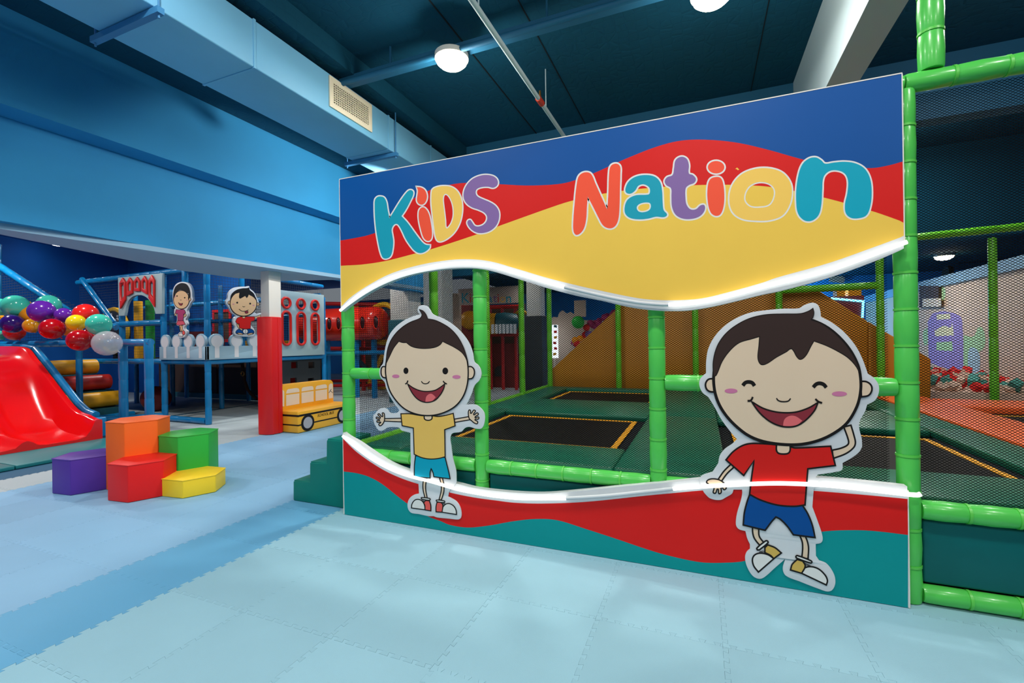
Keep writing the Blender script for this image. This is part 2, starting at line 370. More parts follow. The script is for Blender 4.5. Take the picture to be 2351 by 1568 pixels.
struct(MB().prism([(w0.x, w0.y, 0), (w2.x, w2.y, 0), (w2.x-.2, w2.y+.2, 0), (w0.x-.3, w0.y, 0)], (0, 0, 4.1)).build('wall_left', 'deep'))
struct(MB().box(w2.x-.2, w2.y, 0, -11.3, w2.y+.2, 4.1).build('wall_left_back', 'deep'))
struct(MB().box(-20, 17, 0, 7.5, 17.2, 3.4).build('wall_back', 'glowblue'))
wr = struct(MB().box(4.6, 6.5, 0, 4.8, 16.9, 2.42).build('wall_right', 'mural'))
MB().box(4.55, 6.5, 2.42, 4.85, 16.9, 2.62).build('wall_cap', 'soft', wr)
struct(MB().box(7.3, -4, 0, 7.5, 17, ZC).build('wall_far_right', 'deep'))
# mural prints on the right wall
PM = Plane('X', 4.598, -1)
for nm, cc, pts, ly in (('mural_tower', 'mpur', '2130,738* 2142,720 2170,714* 2204,726 2210,748 2212,848* 2180,848 2132,832*', 1), ('mural_sign', 'mcre', '2150,722* 2181,720* 2182,732* 2151,734*', 2),
                    ('mural_balcony', 'mcre', '2145,740* 2148,758 2156,752 2170,748 2182,752 2186,738* 2190,770* 2147,772*', 2), ('mural_letters', 'mgrn', '2150,786* 2186,784* 2188,806* 2150,804*', 2),
                    ('mural_tree', 'mgrn', '2212,770* 2235,772 2250,750 2262,775 2258,800 2240,815 2245,850 2212,850*', 1), ('mural_pool', 'mblu', '2225,800 2245,805 2250,840 2240,880 2225,880*', 2),
                    ('mural_bush', 'mgrn', '2120,760 2130,752* 2130,790* 2122,792', 1), ('mural_leaf', 'mgrn', '2162,656* 2170,664 2168,688 2161,690*', 1)):
    mb = MB(); PM.fill(mb, trace(pts), ly); mb.build(nm, cc, wr)
pc = MB().prism([at(x, y, 'X', 4.597) for x, y in ((2117, 656), (2162, 656), (2162, 705), (2117, 706))], (-.05, 0, 0)).build('wall_picture', 'brown')
tag(pc, 'dark framed picture high on the beige mural wall', 'picture')
mb = MB(); PM2 = Plane('X', 4.545, -1); PM2.fill(mb, trace('2118,686* 2161,684* 2161,704* 2118,705*'), 1); mb.build('picture_foreground', 'flange', pc)

# ------------------------------------------------------------------ ceiling services
dx0, dx1, dz0, dz1 = -4.53, -3.82, 3.99, 4.44
dt = thing('air_duct', 'long pale blue square air duct hung beside the dark ceiling', 'duct', (dx1, 3, dz0))
ys = [-2.0, .7, at(585, 152, 'X', dx1).y, at(893, 335, 'X', dx1).y, at(990, 400, 'X', dx1).y, 9.5, 12]
for a, b in zip(ys, ys[1:]):
    MB().box(dx0, a+.004, dz0, dx1, b-.004, dz1).build('duct_section', 'duct', dt, bevel=.012)
for y in ys[1:-1]:
    MB().box(dx0-.006, y-.012, dz0-.006, dx1+.006, y+.012, dz1+.006).build('duct_joint', 'duct', dt)
for y in (at(358, 18, 'X', dx1).y, at(904, 352, 'X', dx1).y, 8.6):
    h = MB().box(dx0-.12, y-.025, dz0-.06, dx1+.06, y+.025, dz0-.012).build('hanger_bar', 'galv', dt)
    MB().tube([(dx1+.035, y, dz0-.09), (dx1+.035, y, ZC-.01)], .008, 8).build('hanger_rod', 'galv', h)
    MB().tube([(dx0-.09, y, dz0-.09), (dx0-.09, y, 4.52)], .008, 8).build('hanger_rod', 'galv', h)
vy0, vy1, vz0, vz1 = 3.985, 4.70, 4.065, 4.415
vt = thing('air_vent', 'cream rectangular air vent grille on the side of the blue duct', 'vent', (dx1, (vy0+vy1)/2, vz0))
fr = MB(); R_ = [(dx1, vy0, vz0), (dx1, vy1, vz0), (dx1, vy1, vz1), (dx1, vy0, vz1)]; I_ = [(dx1, vy0+.055, vz0+.055), (dx1, vy1-.055, vz0+.055), (dx1, vy1-.055, vz1-.055), (dx1, vy0+.055, vz1-.055)]
fr.prism(R_, (.018, 0, 0), [I_]); fr.build('vent_frame', 'grill', vt, bevel=.003)
MB().quad((dx1+.001, vy0+.05, vz0+.05), (dx1+.001, vy1-.05, vz0+.05), (dx1+.001, vy1-.05, vz1-.05), (dx1+.001, vy0+.05, vz1-.05)).build('vent_throat', 'blk', vt)
for i in range(21):
    y = vy0+.06+i*(vy1-vy0-.12)/20; MB().box(dx1+.003, y-.005, vz0+.055, dx1+.013, y+.005, vz1-.055).build('vent_blade', 'grill', vt)
for i in range(10):
    z = vz0+.06+i*(vz1-vz0-.12)/9; MB().box(dx1+.004, vy0+.055, z-.004, dx1+.016, vy1-.055, z+.004).build('vent_blade', 'grill', vt)
for y in (vy0+.03, vy1-.03):
    for z in (vz0+.03, vz1-.03): MB().tube([(dx1+.016, y, z), (dx1+.021, y, z)], .007, 10).build('screw', 'grill', vt)
def ceil_lamp(x, y, z, r, label, m='lamp', watt=None):
    t = thing('ceiling_light', label, 'light', (x, y, z), None)
    MB().tube([(x, y, z), (x, y, z-.05)], [r+.012, r+.012], 32).build('lamp_housing', 'white', t)
    MB().tube([(x, y, z-.05), (x, y, z-.085), (x, y, z-.115), (x, y, z-.13)], [r, r*.95, r*.75, r*.4], 32).build('lamp_lens', m, t)
ceil_lamp(LA.x, LA.y, 4.44, .165, 'round white ceiling light glowing above the left of the sign')
ceil_lamp(LB.x, LB.y, 4.44, .165, 'round ceiling light at the top edge, above the right of the sign')
lp_ = at(135, 560, 'Z', 3.98)
ceil_lamp(lp_.x, lp_.y, 4.06, .16, 'round white light under the low blue ceiling at far left', 'lampw')
ceil_lamp(5.2, 13.6, 3.28, .17, 'warm round light over the blue wall beyond the netting')
ceil_lamp(-8.2, 11.5, 3.28, .10, 'small bright light behind the sign opening near white column')
# steel channel and sprinkler pipe under the ceiling
a = at(810, 183, 'Z', 4.50); ch = MB().box(-3.9, a.y-.05, 4.44, 7, a.y+.05, 4.53).build('ceiling_channel', 'ceilpipe')
tag(ch, 'teal steel channel crossing the dark ceiling past the light', 'channel')
for x in (-3.2, -1.35, .5, 2.6): MB().tube([(x, a.y, 4.5), (x, a.y, ZC)], .012, 8).build('hanger_rod', 'ceilpipe', ch)
MB().tube([(-3.9, a.y-.10, 4.42), (7, a.y-.10, 4.42)], .03, 12).build('conduit', 'ceilpipe', ch)
ps = at(1190, 158, 'Z', 4.25); sp = thing('sprinkler_pipe', 'thin pale teal sprinkler pipe running back under the ceiling', 'pipe', (ps.x, ps.y, 4.25))
MB().tube([(ps.x, -3, 4.25), (ps.x, 10.3, 4.25)], .026, 14).build('pipe_run', 'greyb', sp)
q = at(1240, 235, 'X', ps.x)
MB().tube([(ps.x, q.y-.07, 4.25), (ps.x, q.y+.07, 4.25)], .036, 14).build('pipe_coupling', 'redsp', sp)
MB().tube([(ps.x, q.y, 4.28), (ps.x, q.y, 4.37)], [.016, .012], 10).build('sprinkler_head', 'brass', sp)
for y in (1.0, 3.55, 5.4, 8): MB().tube([(ps.x, y, 4.25), (ps.x, y, ZC)], .007, 8).build('hanger_rod', 'greyb', sp)

# ------------------------------------------------------------------ the printed sign panel
YP = 2.957; PY = Plane('Y', YP, -1)
XL, XR, ZT = -2.730, .970, 2.752
sg = thing('sign_panel', 'big printed play panel reading KiDS Nation with wavy opening', 'sign', ((XL+XR)/2, YP, 0))
def clampx(P, first=None, last=None):
    """open curve as panel points, its ends carried to the panel edges"""
    q = [PY.p(p) for p in P]
    q[0].x = XL; q[-1].x = XR; return [v for v in q if XL-1e-4 <= v.x <= XR+1e-4]
cw_up = '784,715 800,702 850,669 900,645 950,629 1000,620 1035,616.5 1086,615.6 1124,621 1188,640 1252,660 1316,677 1380,690 1441,704 1494,711.5 1548,713.8 1590,711.5 1654,700 1750,676.6 1796,667 1903,637.6 2010,599 2078,570'
cw_up_in = '784,703 805,682.5 844,656 895,629 958,609.5 1022,598 1073,595 1124,599.6 1188,617.4 1252,636.6 1316,653 1380,667.5 1462,684 1505,688.5 1558,689 1611,685 1675,670 1750,649 1781,638 1903,603.7 2010,566 2078,541'
cw_lo = '786,993 800,1003 820,1014 845,1031 877,1052 906,1068 940,1081 990,1098 1047,1110 1088,1120 1139,1127 1200,1132 1253,1133 1329,1127 1431,1116.5 1533,1107.5 1605,1100 1700,1092 1780,1090 1873,1096 1962,1104 2059,1114 2085,1117'
cw_lo_in = '786,1005 800,1020 820,1038.6 858,1065.4 896,1087 944,1106 1030,1130 1088,1142 1139,1149 1180,1154 1244,1156 1346,1152 1482,1138 1546,1132 1618,1125.6 1702,1122 1780,1121 1868,1126.7 1960,1134 2059,1143 2087,1146'
br = '784,552 812,547 845,540 877,527 912,492 951,455 986,437 1029,425 1068,420 1148,423 1213,426 1278,423 1313,416 1367,396 1438,364 1510,336 1563,323 1617,320.7 1688,327 1760,343 1850,368 1921,382 2000,386 2039,380 2072,371'
ry = '784,610 834,607 888,598.5 953,582 997,570 1083,542 1148,518 1278,471.7 1313,461 1385,444.7 1474,433 1599,425 1706,425 1778,430.5 1885,452 2000,484 2078,511'
rt = '786,1082 820,1086.5 848,1095 877,1111 915,1141 938,1158 982,1185 1011,1196 1033,1205 1074,1211 1125,1206 1176,1197 1227,1191.5 1278,1194 1346,1214.7 1414,1236.8 1500,1265.7 1554,1280 1608,1290.5 1652,1292 1710,1287.6 1760,1268 1820,1235 1887,1220.6 1952,1217 2007,1219 2084,1228'
C = {k: clampx(trace(v, closed=False, n=6)) for k, v in dict(cu=cw_up, cui=cw_up_in, clo=cw_lo, cli=cw_lo_in, br=br, ry=ry, rt=rt).items()}
def L3(P, layer): return [(p[0], YP-layer*.0003, p[2]) for p in P]
top = [Vector((XL, YP, ZT)), Vector((XR, YP, ZT))]; bot = [Vector((XL, YP, .003)), Vector((XR, YP, .003))]
TH = .045
ub = MB().prism(L3(C['cu']+[top[1], top[0]], 0), (0, TH, 0)).build('upper_board', 'trim', sg)
lb = MB().prism(L3(bot+C['clo'][::-1], 0), (0, TH, 0)).build('lower_board', 'trim', sg)
MB().face(L3(C['br']+top[::-1], 1)).build('blue_band', 'bluep', ub)
MB().face(L3(C['br']+C['ry'][::-1], 1)).build('red_band', 'redp', ub)
MB().face(L3(C['ry']+C['cui'][::-1], 1)).build('yellow_band', 'yelp', ub)
MB().face(L3(C['cli']+C['rt'][::-1], 1)).build('red_band', 'redp', lb)
MB().face(L3(C['rt']+[Vector((XR-.004, YP, .003)), Vector((XL+.004, YP, .003))], 1)).build('teal_band', 'tealp', lb)
MB().box(XL-.004, YP-.002, ZT, XR+.004, YP+TH+.004, ZT+.006).build('edge_strip', 'white', ub)
MB().box(XL-.005, YP-.0025, .003, XL, YP+TH, C['clo'][0].z-.01).build('edge_strip', 'white', lb)
MB().box(XL-.005, YP-.0025, C['cu'][0].z+.02, XL, YP+TH, ZT).build('edge_strip', 'white', ub)
MB().box(XR, YP-.0025, .003, XR+.005, YP+TH, C['clo'][-1].z-.02).build('edge_strip', 'white', lb)
MB().box(XR, YP-.0025, C['cu'][-1].z+.02, XR+.005, YP+TH, ZT).build('edge_strip', 'white', ub)
# two neon-like led tubes along the wavy edges (a dead stretch of each is unlit)
LY = YP-.028
def led(sv, m, rad=.0115):
    P = [at(p.x, p.y, 'Y', LY) for p in trace(sv, closed=False, n=6)]
    mb = MB().tube(P, rad, 10); return mb.build('led_tube', m, sg)
led('781,713 831,672 895,638 958,620 1022,607 1073,604.7 1124,609.8 1188,627.6 1265,650.6 1296,659', 'led')
led('1296,659 1390,680.5 1462,694 1516,699 1535,699.5', 'tub')
led('1535,699.5 1569,698 1633,689 1689,675 1750,658.5 1903,620 2050,567 2082,555.5', 'led')
led('787,1001 820,1029 858,1056 902,1079 944,1094 992,1106 1050,1123 1107,1134 1140,1139 1200,1144 1300,1144', 'led')
led('1300,1144 1390,1138.5 1480,1129 1545,1122', 'tub')
led('1545,1122 1580,1119 1682,1113 1758,1110 1809,1110 1911,1115 2059,1131.7 2105,1136.5 2114,1134', 'led')

# letters: white outline under a coloured fill
T5 = (780, 360, 500/2306); T6 = (1260, 300, 840/2351)
def letter(T, fill, holes, m, w=6.2):
    F = trace(fill, T) if isinstance(fill, str) else fill; H = [trace(h, T) for h in holes]
    mb = MB(); PY.stroke(mb, F, w*2, 2)
    for h in H: PY.stroke(mb, h, w*1.7, 2)
    o = mb.build('letter_outline', 'outw', None)
    mb = MB(); PY.fill(mb, F, 3, H); f = mb.build('letter', m, ub)
    o.parent = f; o.location = (0, 0, 0)
    o.data.transform(Matrix.Translation(-Vector(WOFF[f.name])))
letter(T5, '370,520 375,455 400,425 435,420 470,432 495,480 508,560 527,652* 560,600 640,470 710,375 745,352 775,364 778,400 755,455 700,560 655,628* 720,700 800,810 870,900 910,930 955,937* 950,965 905,1005 850,1020 800,1000 750,945 700,870 655,775 625,725 600,710 570,725 550,770 558,830 567,900 560,980 540,1050 500,1076 460,1070 435,1020 415,940 390,800 375,660', [], 'lteal', 3)
letter(T5, '818,320* 860,325 900,350 922,400 920,450 900,490 870,507 835,495 818,460 824,400 828,360', [], 'lcoral', 3)
letter(T5, '835,620 845,560 880,535 915,555 945,610 965,700 977,800 972,860 950,888 915,885 885,850 860,770 842,690', [], 'lcoral', 3)
letter(T5, '972,400 985,345 1040,318 1110,310 1180,320 1240,360 1280,430 1297,520 1290,620 1265,710 1220,790 1160,850 1090,890 1045,893 1020,860 1005,780 987,640 972,500', ['1092,450 1102,405 1125,392 1160,420 1190,480 1205,550 1205,630 1185,700 1155,745 1137,758 1122,745 1117,680 1107,590 1097,510'], 'lyel', 3)
letter(T5, '1675,265 1665,305 1625,328 1570,317 1500,322 1450,345 1440,385 1460,420 1520,450 1590,480 1650,520 1685,580 1685,660 1655,730 1600,780 1530,805 1460,805 1395,770 1355,715 1355,682 1380,668 1400,690 1430,730 1470,738 1520,720 1555,680 1560,630 1530,590 1470,560 1400,535 1345,495 1315,440 1315,370 1345,300 1400,240 1470,205 1540,192 1610,200 1655,225', [], 'lpur', 3)
letter(T6, '165,480 180,340 195,290 230,268 270,277 300,340 340,430 376,508* 383,400 388,270 400,225 435,212 458,230 460,280 457,380 455,480 447,570 425,615 390,628 350,610 320,560 285,490 250,423* 245,490 240,570 225,630 197,664 172,668 158,640 158,570', [], 'lcoral', 3.6)
letter(T6, '493,370 515,325 560,295 620,285 680,295 715,330 728,385 732,460 738,510 760,540 740,556 690,553 640,565 580,570 520,560 490,530 490,480 510,440 560,415 640,410 650,395 645,365 610,345 575,355 555,385 525,405 497,398', ['565,492 590,468 640,462 655,475 650,505 620,522 580,520'], 'lteal', 3.6)
letter(T6, '815,190 850,168 885,180 900,220 900,275 925,285 945,310 935,335 900,350 880,370 878,430 885,475 910,505 945,505 975,480 1000,480 1000,515 970,550 920,567 860,565 815,540 792,490 788,420 785,370 755,350 745,325 760,300 795,285 805,240', [], 'lpur', 3.6)
letter(T6, ell(1075, 235, 53, 40, T6), [], 'lcoral', 3.6)
letter(T6, '1020,370 1035,315 1070,298 1105,305 1122,350 1128,430 1120,500 1100,540 1070,547 1040,525 1022,460', [], 'lcoral', 3.6)
letter(T6, '1160,440 1180,350 1240,280 1330,245 1420,243 1500,270 1550,330 1562,400 1545,480 1500,545 1420,575 1330,578 1240,565 1180,520', ['1255,440 1280,365 1340,332 1410,338 1450,375 1450,430 1420,480 1360,495 1290,488'], 'lyel', 3.6)
letter(T6, '1590,470 1590,380 1605,280 1630,215 1670,180 1715,172 1750,190 1775,212 1830,205 1900,200 1970,210 2030,245 2065,310 2075,400 2065,490 2040,545 1990,563 1940,560 1908,530 1903,470 1918,400 1922,320 1900,275 1850,255 1800,262 1765,300 1757,380 1752,470 1735,540 1695,577 1650,580 1615,555 1597,520', [], 'lcyan', 3.6)
# small torn spot by the letter o
mb = MB(); PY.fill(mb, trace('1198,246* 1210,237* 1224,250* 1214,254* 1208,248*', T6), 2); mb.build('torn_spot', 'yelp', ub)

# ------------------------------------------------------------------ the two cartoon children on the panel
YB = YP-.0095; PB = Plane('Y', YB, -1)
H1 = (820, 680, 320/1568); B1 = (820, 920, 300/1568); H2 = (1580, 680, 480/2091); B2 = (1580, 980, 480/1882)
class Toon:
    """a cut-out figure printed on a plane: fills over fills, each with its drawn line"""
    def __init__(s, plane, t, back): s.pl = plane; s.t = t; s.back = back; s.n = 1
    def fill(s, name, L, m, line=0, parent=None, edge='ink', closed=True):
        s.n += 1; p = parent or s.back
        mb = MB(); s.pl.fill(mb, L, s.n); o = mb.build(name, m, p)
        if line: s.n += 1; mb = MB(); s.pl.stroke(mb, L, line*1.22, s.n); mb.build(name+'_outline', edge, p)
        return o
    def line(s, name, L, wpx, parent=None, m='ink', closed=False):
        s.n += 1; mb = MB(); s.pl.stroke(mb, L, wpx*1.22, s.n, closed); return mb.build(name, m, parent or s.back)
def backing(plane, pts, t, thick, name='backing_board', m='trim'):
    return MB().prism(plane.pts(pts, 0), (0, thick, 0) if plane.ax == 'Y' else (-thick*plane.sgn, 0, 0)).build(name, m, t, bevel=.0025)
def tr(*parts):
    """one outline spelled in several crops"""
    s = []
    for T, txt in parts:
        for t in txt.split():
            c = '*' if t.endswith('*') else ''; a, b = t.rstrip('*').split(','); s.append(f'{T[0]+float(a)*T[2]:.2f},{T[1]+float(b)*T[2]:.2f}{c}')
    return trace(' '.join(s))
def onplane(t_loc, label): return thing('cartoon_boy', label, 'cutout', t_loc)
# boy one
t1 = onplane((-1.95, YB, .1), 'cut-out cartoon boy in yellow shirt with arms spread, left side of sign')
out1 = tr((H1, '195,1330 240,1275 300,1258 340,1275 368,1312 450,1310 475,1280* 435,1230 370,1130 325,1030 308,965 265,920 248,860 260,800 290,755 300,680 320,560 355,450 400,380 460,320 540,265 640,222 705,205* 688,185 680,150 695,115 735,100 780,112 815,145 840,190 870,212 950,245 1050,300 1130,365 1200,440 1260,530 1300,640 1318,738 1360,775 1390,830 1395,890 1370,950 1330,990 1310,1025 1285,1100 1250,1180 1228,1220* 1330,1220 1390,1260 1430,1320 1430,1420 1400,1485 1340,1490 1260,1470 1210,1485 1170,1525'),
         (B1, '1128,405 1130,560 1150,700 1185,840 1190,985* 1100,1092* 1090,1150* 1130,1170 1190,1210 1235,1280 1250,1360 1240,1410 1210,1425 1100,1415 960,1400 918,1385* 860,1385 740,1360 650,1345 612,1300 605,1230 630,1170 680,1130 742,1115* 735,990* 690,972* 635,835* 645,700 640,600 638,385* 600,375 530,355 500,322 370,320 320,350 270,360 230,320 195,240 195,170'))
bk = backing(PB, out1, t1, .008); k = Toon(PB, t1, bk)
k.fill('arm', trace('328,215* 535,210* 537,254* 328,245*', B1), 'skin', 2)
k.fill('arm', trace('1165,221* 1345,190* 1354,228* 1170,260*', B1), 'skin', 2)
k.fill('hand', trace('326,245 330,215 327,160 315,145 302,150 305,190 265,156 250,166 280,207 236,195 231,212 272,232 240,240 243,258 284,258 262,280 272,300 300,288', B1), 'skin', 2)
k.fill('hand', trace('1345,210 1335,140 1346,110 1362,118 1366,152 1400,112 1420,122 1400,167 1440,145 1456,163 1415,200 1458,195 1456,218 1415,225 1446,250 1440,275 1410,268 1375,240', B1), 'skin', 2)
for q in ('800,925* 790,1010 795,1080 817,1165* 842,1165* 826,1080 824,1010 838,925*', '990,925* 1010,1000 1010,1080 985,1185* 1012,1190* 1042,1090 1042,1010 1026,925*'): k.fill('leg', trace(q, B1), 'skin', 2)
k.fill('shoe', trace('655,1285* 660,1240 690,1195 730,1182 780,1200 810,1250 817,1307*', B1), 'outw', 2)
k.fill('shoe_heel', trace('825,1195* 868,1198* 885,1250 887,1320* 817,1308* 815,1255 800,1222*', B1), 'shoec', 2)
k.fill('sock', trace('775,1160 870,1170 880,1180 870,1192 785,1180 772,1170', B1), 'outw', 2)
k.line('lace', trace('775,1195* 805,1200* 790,1205* 815,1215*', B1), 1.2)
k.fill('shoe', trace('1022,1335* 1030,1280 1065,1240 1110,1232 1160,1260 1190,1310 1195,1362*', B1), 'outw', 2)
k.fill('shoe_heel', trace('962,1215* 1010,1220 1032,1250 1022,1335* 950,1330* 950,1270', B1), 'shoec', 2)
k.fill('sock', trace('955,1190 1045,1198 1056,1208 1045,1218 962,1208', B1), 'outw', 2)
k.line('lace', trace('1030,1222* 1058,1228* 1035,1235* 1062,1240*', B1), 1.2)
k.fill('shorts', trace('705,660* 693,770 690,910* 880,925* 880,860 893,812* 915,860 925,910* 1120,935* 1105,860 1060,680* 880,640*', B1), 'shortt', 2)
k.fill('shirt', trace('530,155* 640,155 730,170 810,180 905,180 980,187 1060,175 1158,150* 1180,300* 1055,345* 1060,670* 980,690 880,697 780,680 690,640* 680,325* 545,298*', B1), 'shirty', 2)
k.fill('neck', trace('812,172* 812,212 835,230 880,230 903,212 903,172*', B1), 'skin', 2.2)
k.fill('ear', trace('335,795* 290,795 275,850 290,905 335,920*', H1), 'skin', 2.4)
k.fill('ear', trace('1248,793* 1290,793 1320,825 1322,880 1300,920 1250,930*', H1), 'skin', 2.4)
hd = k.fill('head', trace('332,750 326,850 342,960 378,1070 442,1170 532,1260 640,1315 760,1340 880,1335 1000,1300 1110,1235 1190,1140 1235,1030 1253,920 1253,800 1235,690 1190,570 1100,450 1000,360 880,300 740,275 600,310 500,380 420,470 360,600', H1), 'skin', 2.6)
k.fill('hair', trace('332,760* 345,620 380,510 440,420 520,345 610,290 690,260 722,240 735,205 705,150* 745,165 780,205 800,255* 880,270 970,310 1060,370 1140,460 1195,560 1230,660 1252,760* 1225,690 1180,630 1100,575 1010,530 967,508* 940,545 880,575 780,588 680,582 610,560 562,522* 520,522 475,508* 420,580 375,670', H1), 'hair', 1.4)
k.fill('eye', ell(556, 838, 28, 36, H1), 'ink', 0, hd); k.fill('eye', ell(998, 840, 32, 38, H1), 'ink', 0, hd)
k.fill('cheek', ell(442, 900, 41, 20, H1), 'cheek', 0, hd); k.fill('cheek', ell(1124, 907, 46, 21, H1), 'cheek', 0, hd)
k.line('nose', trace('730,955 745,975 775,984 805,975 822,955', H1, False), 1.7, hd)
k.fill('mouth', trace('575,985* 640,1030 720,1062 800,1070 880,1058 940,1025 993,985* 980,1040 940,1110 880,1170 800,1192 730,1180 670,1140 620,1075', H1), 'mouth', 0, hd)
k.fill('tongue', trace('775,1185* 785,1130 815,1100 850,1098 892,1135* 850,1178 810,1190', H1), 'tongue', 0, hd)
k.line('mouth_outline', trace('575,985* 640,1030 720,1062 800,1070 880,1058 940,1025 993,985* 980,1040 940,1110 880,1170 800,1192 730,1180 670,1140 620,1075', H1), 2, hd, closed=True)
k.line('dimple', trace('548,985 565,978 580,947', H1, False), 2.2, hd); k.line('dimple', trace('975,952 990,972 1017,985', H1, False), 2.2, hd)
# boy two
t2 = onplane((.3, YB, .1), 'cut-out cartoon boy in red shirt and blue shorts, laughing with closed eyes')
out2 = tr((H2, '110,880 125,820 178,770* 180,650 200,530 260,410 360,300 480,220 620,165 780,140 950,125 1110,120 1160,90 1240,65 1295,85 1320,140 1328,205* 1440,265 1560,360 1670,490 1740,620 1797,775* 1860,820 1905,890 1905,970 1870,1040 1790,1085* 1770,1150 1712,1260 1712,1330 1735,1420 1740,1500'),
         (B2, '1565,180 1540,225 1470,280 1390,325* 1385,385 1330,405 1165,430* 1148,452* 1180,472* 1130,560* 1118,720* 1170,860 1210,990 1200,1040 1148,1055* 1150,1160* 1180,1205* 1250,1235 1310,1320 1325,1400 1300,1465 1255,1482 1180,1460 1000,1390 880,1340 852,1280 875,1188* 780,1270 690,1350 640,1368 580,1340 530,1260 512,1180 525,1130 556,1100* 556,1058* 530,1000 515,938* 455,920 430,880 440,780 470,680 487,600 485,565* 408,565* 395,600 348,630* 290,658 200,645 150,600 133,575* 95,470* 130,435 220,405* 270,330* 285,260 330,200 400,150 440,112*'),
         (H2, '430,1365 330,1230 270,1120 215,1030 200,1008* 140,960'))
bk = backing(PB, out2, t2, .008); k = Toon(PB, t2, bk)
k.fill('arm', trace('1296,210* 1380,190 1438,158 1442,120 1400,0* 1465,-15* 1490,70 1505,140 1490,185 1420,240 1305,284*', B2), 'skin', 3.2)
k.fill('arm', trace('385,335* 320,400 268,475* 300,488* 350,420 412,362*', B2), 'skin', 3)
k.fill('hand', trace('165,495 190,472 240,468 290,482 330,515 342,550 322,565 300,540 297,590 276,600 266,560 246,596 225,590 232,550 205,532 180,512', B2), 'skin', 2.6)
for q in ('578,890* 582,960 600,1010 650,1072* 685,1045* 640,985 634,905*', '998,965* 1025,1030 1030,1090 1022,1180* 1078,1185* 1083,1090 1072,1030 1050,975*'): k.fill('leg', trace(q, B2), 'skin', 3)
k.fill('shoe', trace('632,1305* 590,1250 578,1190 600,1150 650,1135 720,1150 770,1185*', B2), 'outw', 3)
k.fill('shoe_heel', trace('690,1085* 715,1060* 780,1085 838,1133* 770,1184* 740,1155 690,1130*', B2), 'shoey', 3)
k.line('lace', trace('640,1125* 680,1110* 650,1130* 690,1118*', B2), 1.8)
k.fill('sock', trace('622,1105* 617,1090 695,1025 712,1025 718,1040 640,1105*', B2), 'outw', 3)
k.fill('shoe', trace('1020,1315* 1045,1270 1100,1255 1170,1275 1230,1330 1252,1380 1242,1420*', B2), 'outw', 3)
k.fill('shoe_heel', trace('980,1190* 1030,1205* 1052,1250 1020,1315* 920,1285* 935,1235', B2), 'shoey', 3)
k.line('lace', trace('1045,1225* 1090,1240* 1050,1238* 1100,1250*', B2), 1.8)
k.fill('sock', trace('968,1165 980,1155 1100,1200 1112,1213 1102,1222 980,1180', B2), 'outw', 3)
k.fill('shorts', trace('555,600* 530,670 505,770 495,880* 692,928* 750,850 788,808* 830,830 890,890 945,968* 1140,993* 1115,880 1075,780 1025,700* 800,650*', B2), 'shortb', 3.2)
k.fill('shirt', trace('340,295* 400,225 480,170 560,148 680,150 790,158 930,180 960,188 1280,172* 1322,345* 1075,375* 1065,500 1050,700* 950,712 800,700 650,655 552,605* 570,450 592,300* 500,435*', B2), 'shirtr', 3.2)
k.fill('neck', trace('793,150* 800,225 860,242 910,225 916,150*', B2), 'skin', 3.2)
k.fill('ear', trace('265,825* 205,830 175,870 180,920 210,950 268,958*', H2), 'skin', 3.4)
k.fill('ear', trace('1720,850* 1780,855 1825,890 1832,940 1800,990 1728,1005*', H2), 'skin', 3.4)
hd = k.fill('head', trace('256,780 262,930 300,1060 370,1180 470,1290 600,1390 750,1450 950,1480 1130,1478 1300,1440 1450,1370 1580,1270 1670,1130 1712,1000 1722,850 1690,680 1580,490 1400,320 1200,230 980,200 760,210 540,280 390,400 300,540', H2), 'skin', 5.6)
k.fill('hair', trace('252,800* 250,650 290,500 370,380 480,290 620,220 780,185 950,178 1120,175 1200,150 1245,122* 1255,165 1245,210 1225,235* 1330,275 1450,360 1560,470 1650,600 1705,730 1720,800* 1680,710 1600,620 1500,555 1380,495 1255,448* 1225,500 1180,585 1140,625 1110,630 1080,600 1050,545 1025,525 980,555 880,610 790,670 735,685 705,655 695,600 705,500 712,403* 640,425 510,465 420,540 340,650 280,790', H2), 'hair', 1.6)
k.line('eye', trace('545,893 570,864 605,856 640,866 662,896', H2, False), 7.0, hd); k.line('eye', trace('1247,910 1275,880 1310,869 1350,881 1378,912', H2, False), 7.0, hd)
k.fill('cheek', ell(428, 946, 64, 24, H2), 'cheek', 0, hd); k.fill('cheek', ell(1508, 975, 75, 25, H2), 'cheek', 0, hd)
k.line('nose', trace('880,1018 900,1042 950,1053 1000,1045 1022,1020', H2, False), 2.4, hd)
mo = trace('630,1050* 740,1115 850,1150 960,1163 1080,1155 1200,1115 1295,1060* 1260,1140 1180,1230 1090,1290 1000,1305 900,1290 800,1240 710,1160', H2)
k.fill('mouth', mo, 'mouth', 0, hd); k.fill('tongue', trace('945,1298* 960,1230 1010,1195 1070,1198 1138,1242* 1080,1290 1010,1303', H2), 'tongue', 0, hd)
k.line('mouth_outline', mo, 3, hd, closed=True)
k.line('dimple', trace('592,1045 625,1040 645,1005', H2, False), 3.6, hd); k.line('dimple', trace('1268,1025 1295,1050 1335,1066', H2, False), 3.6, hd)

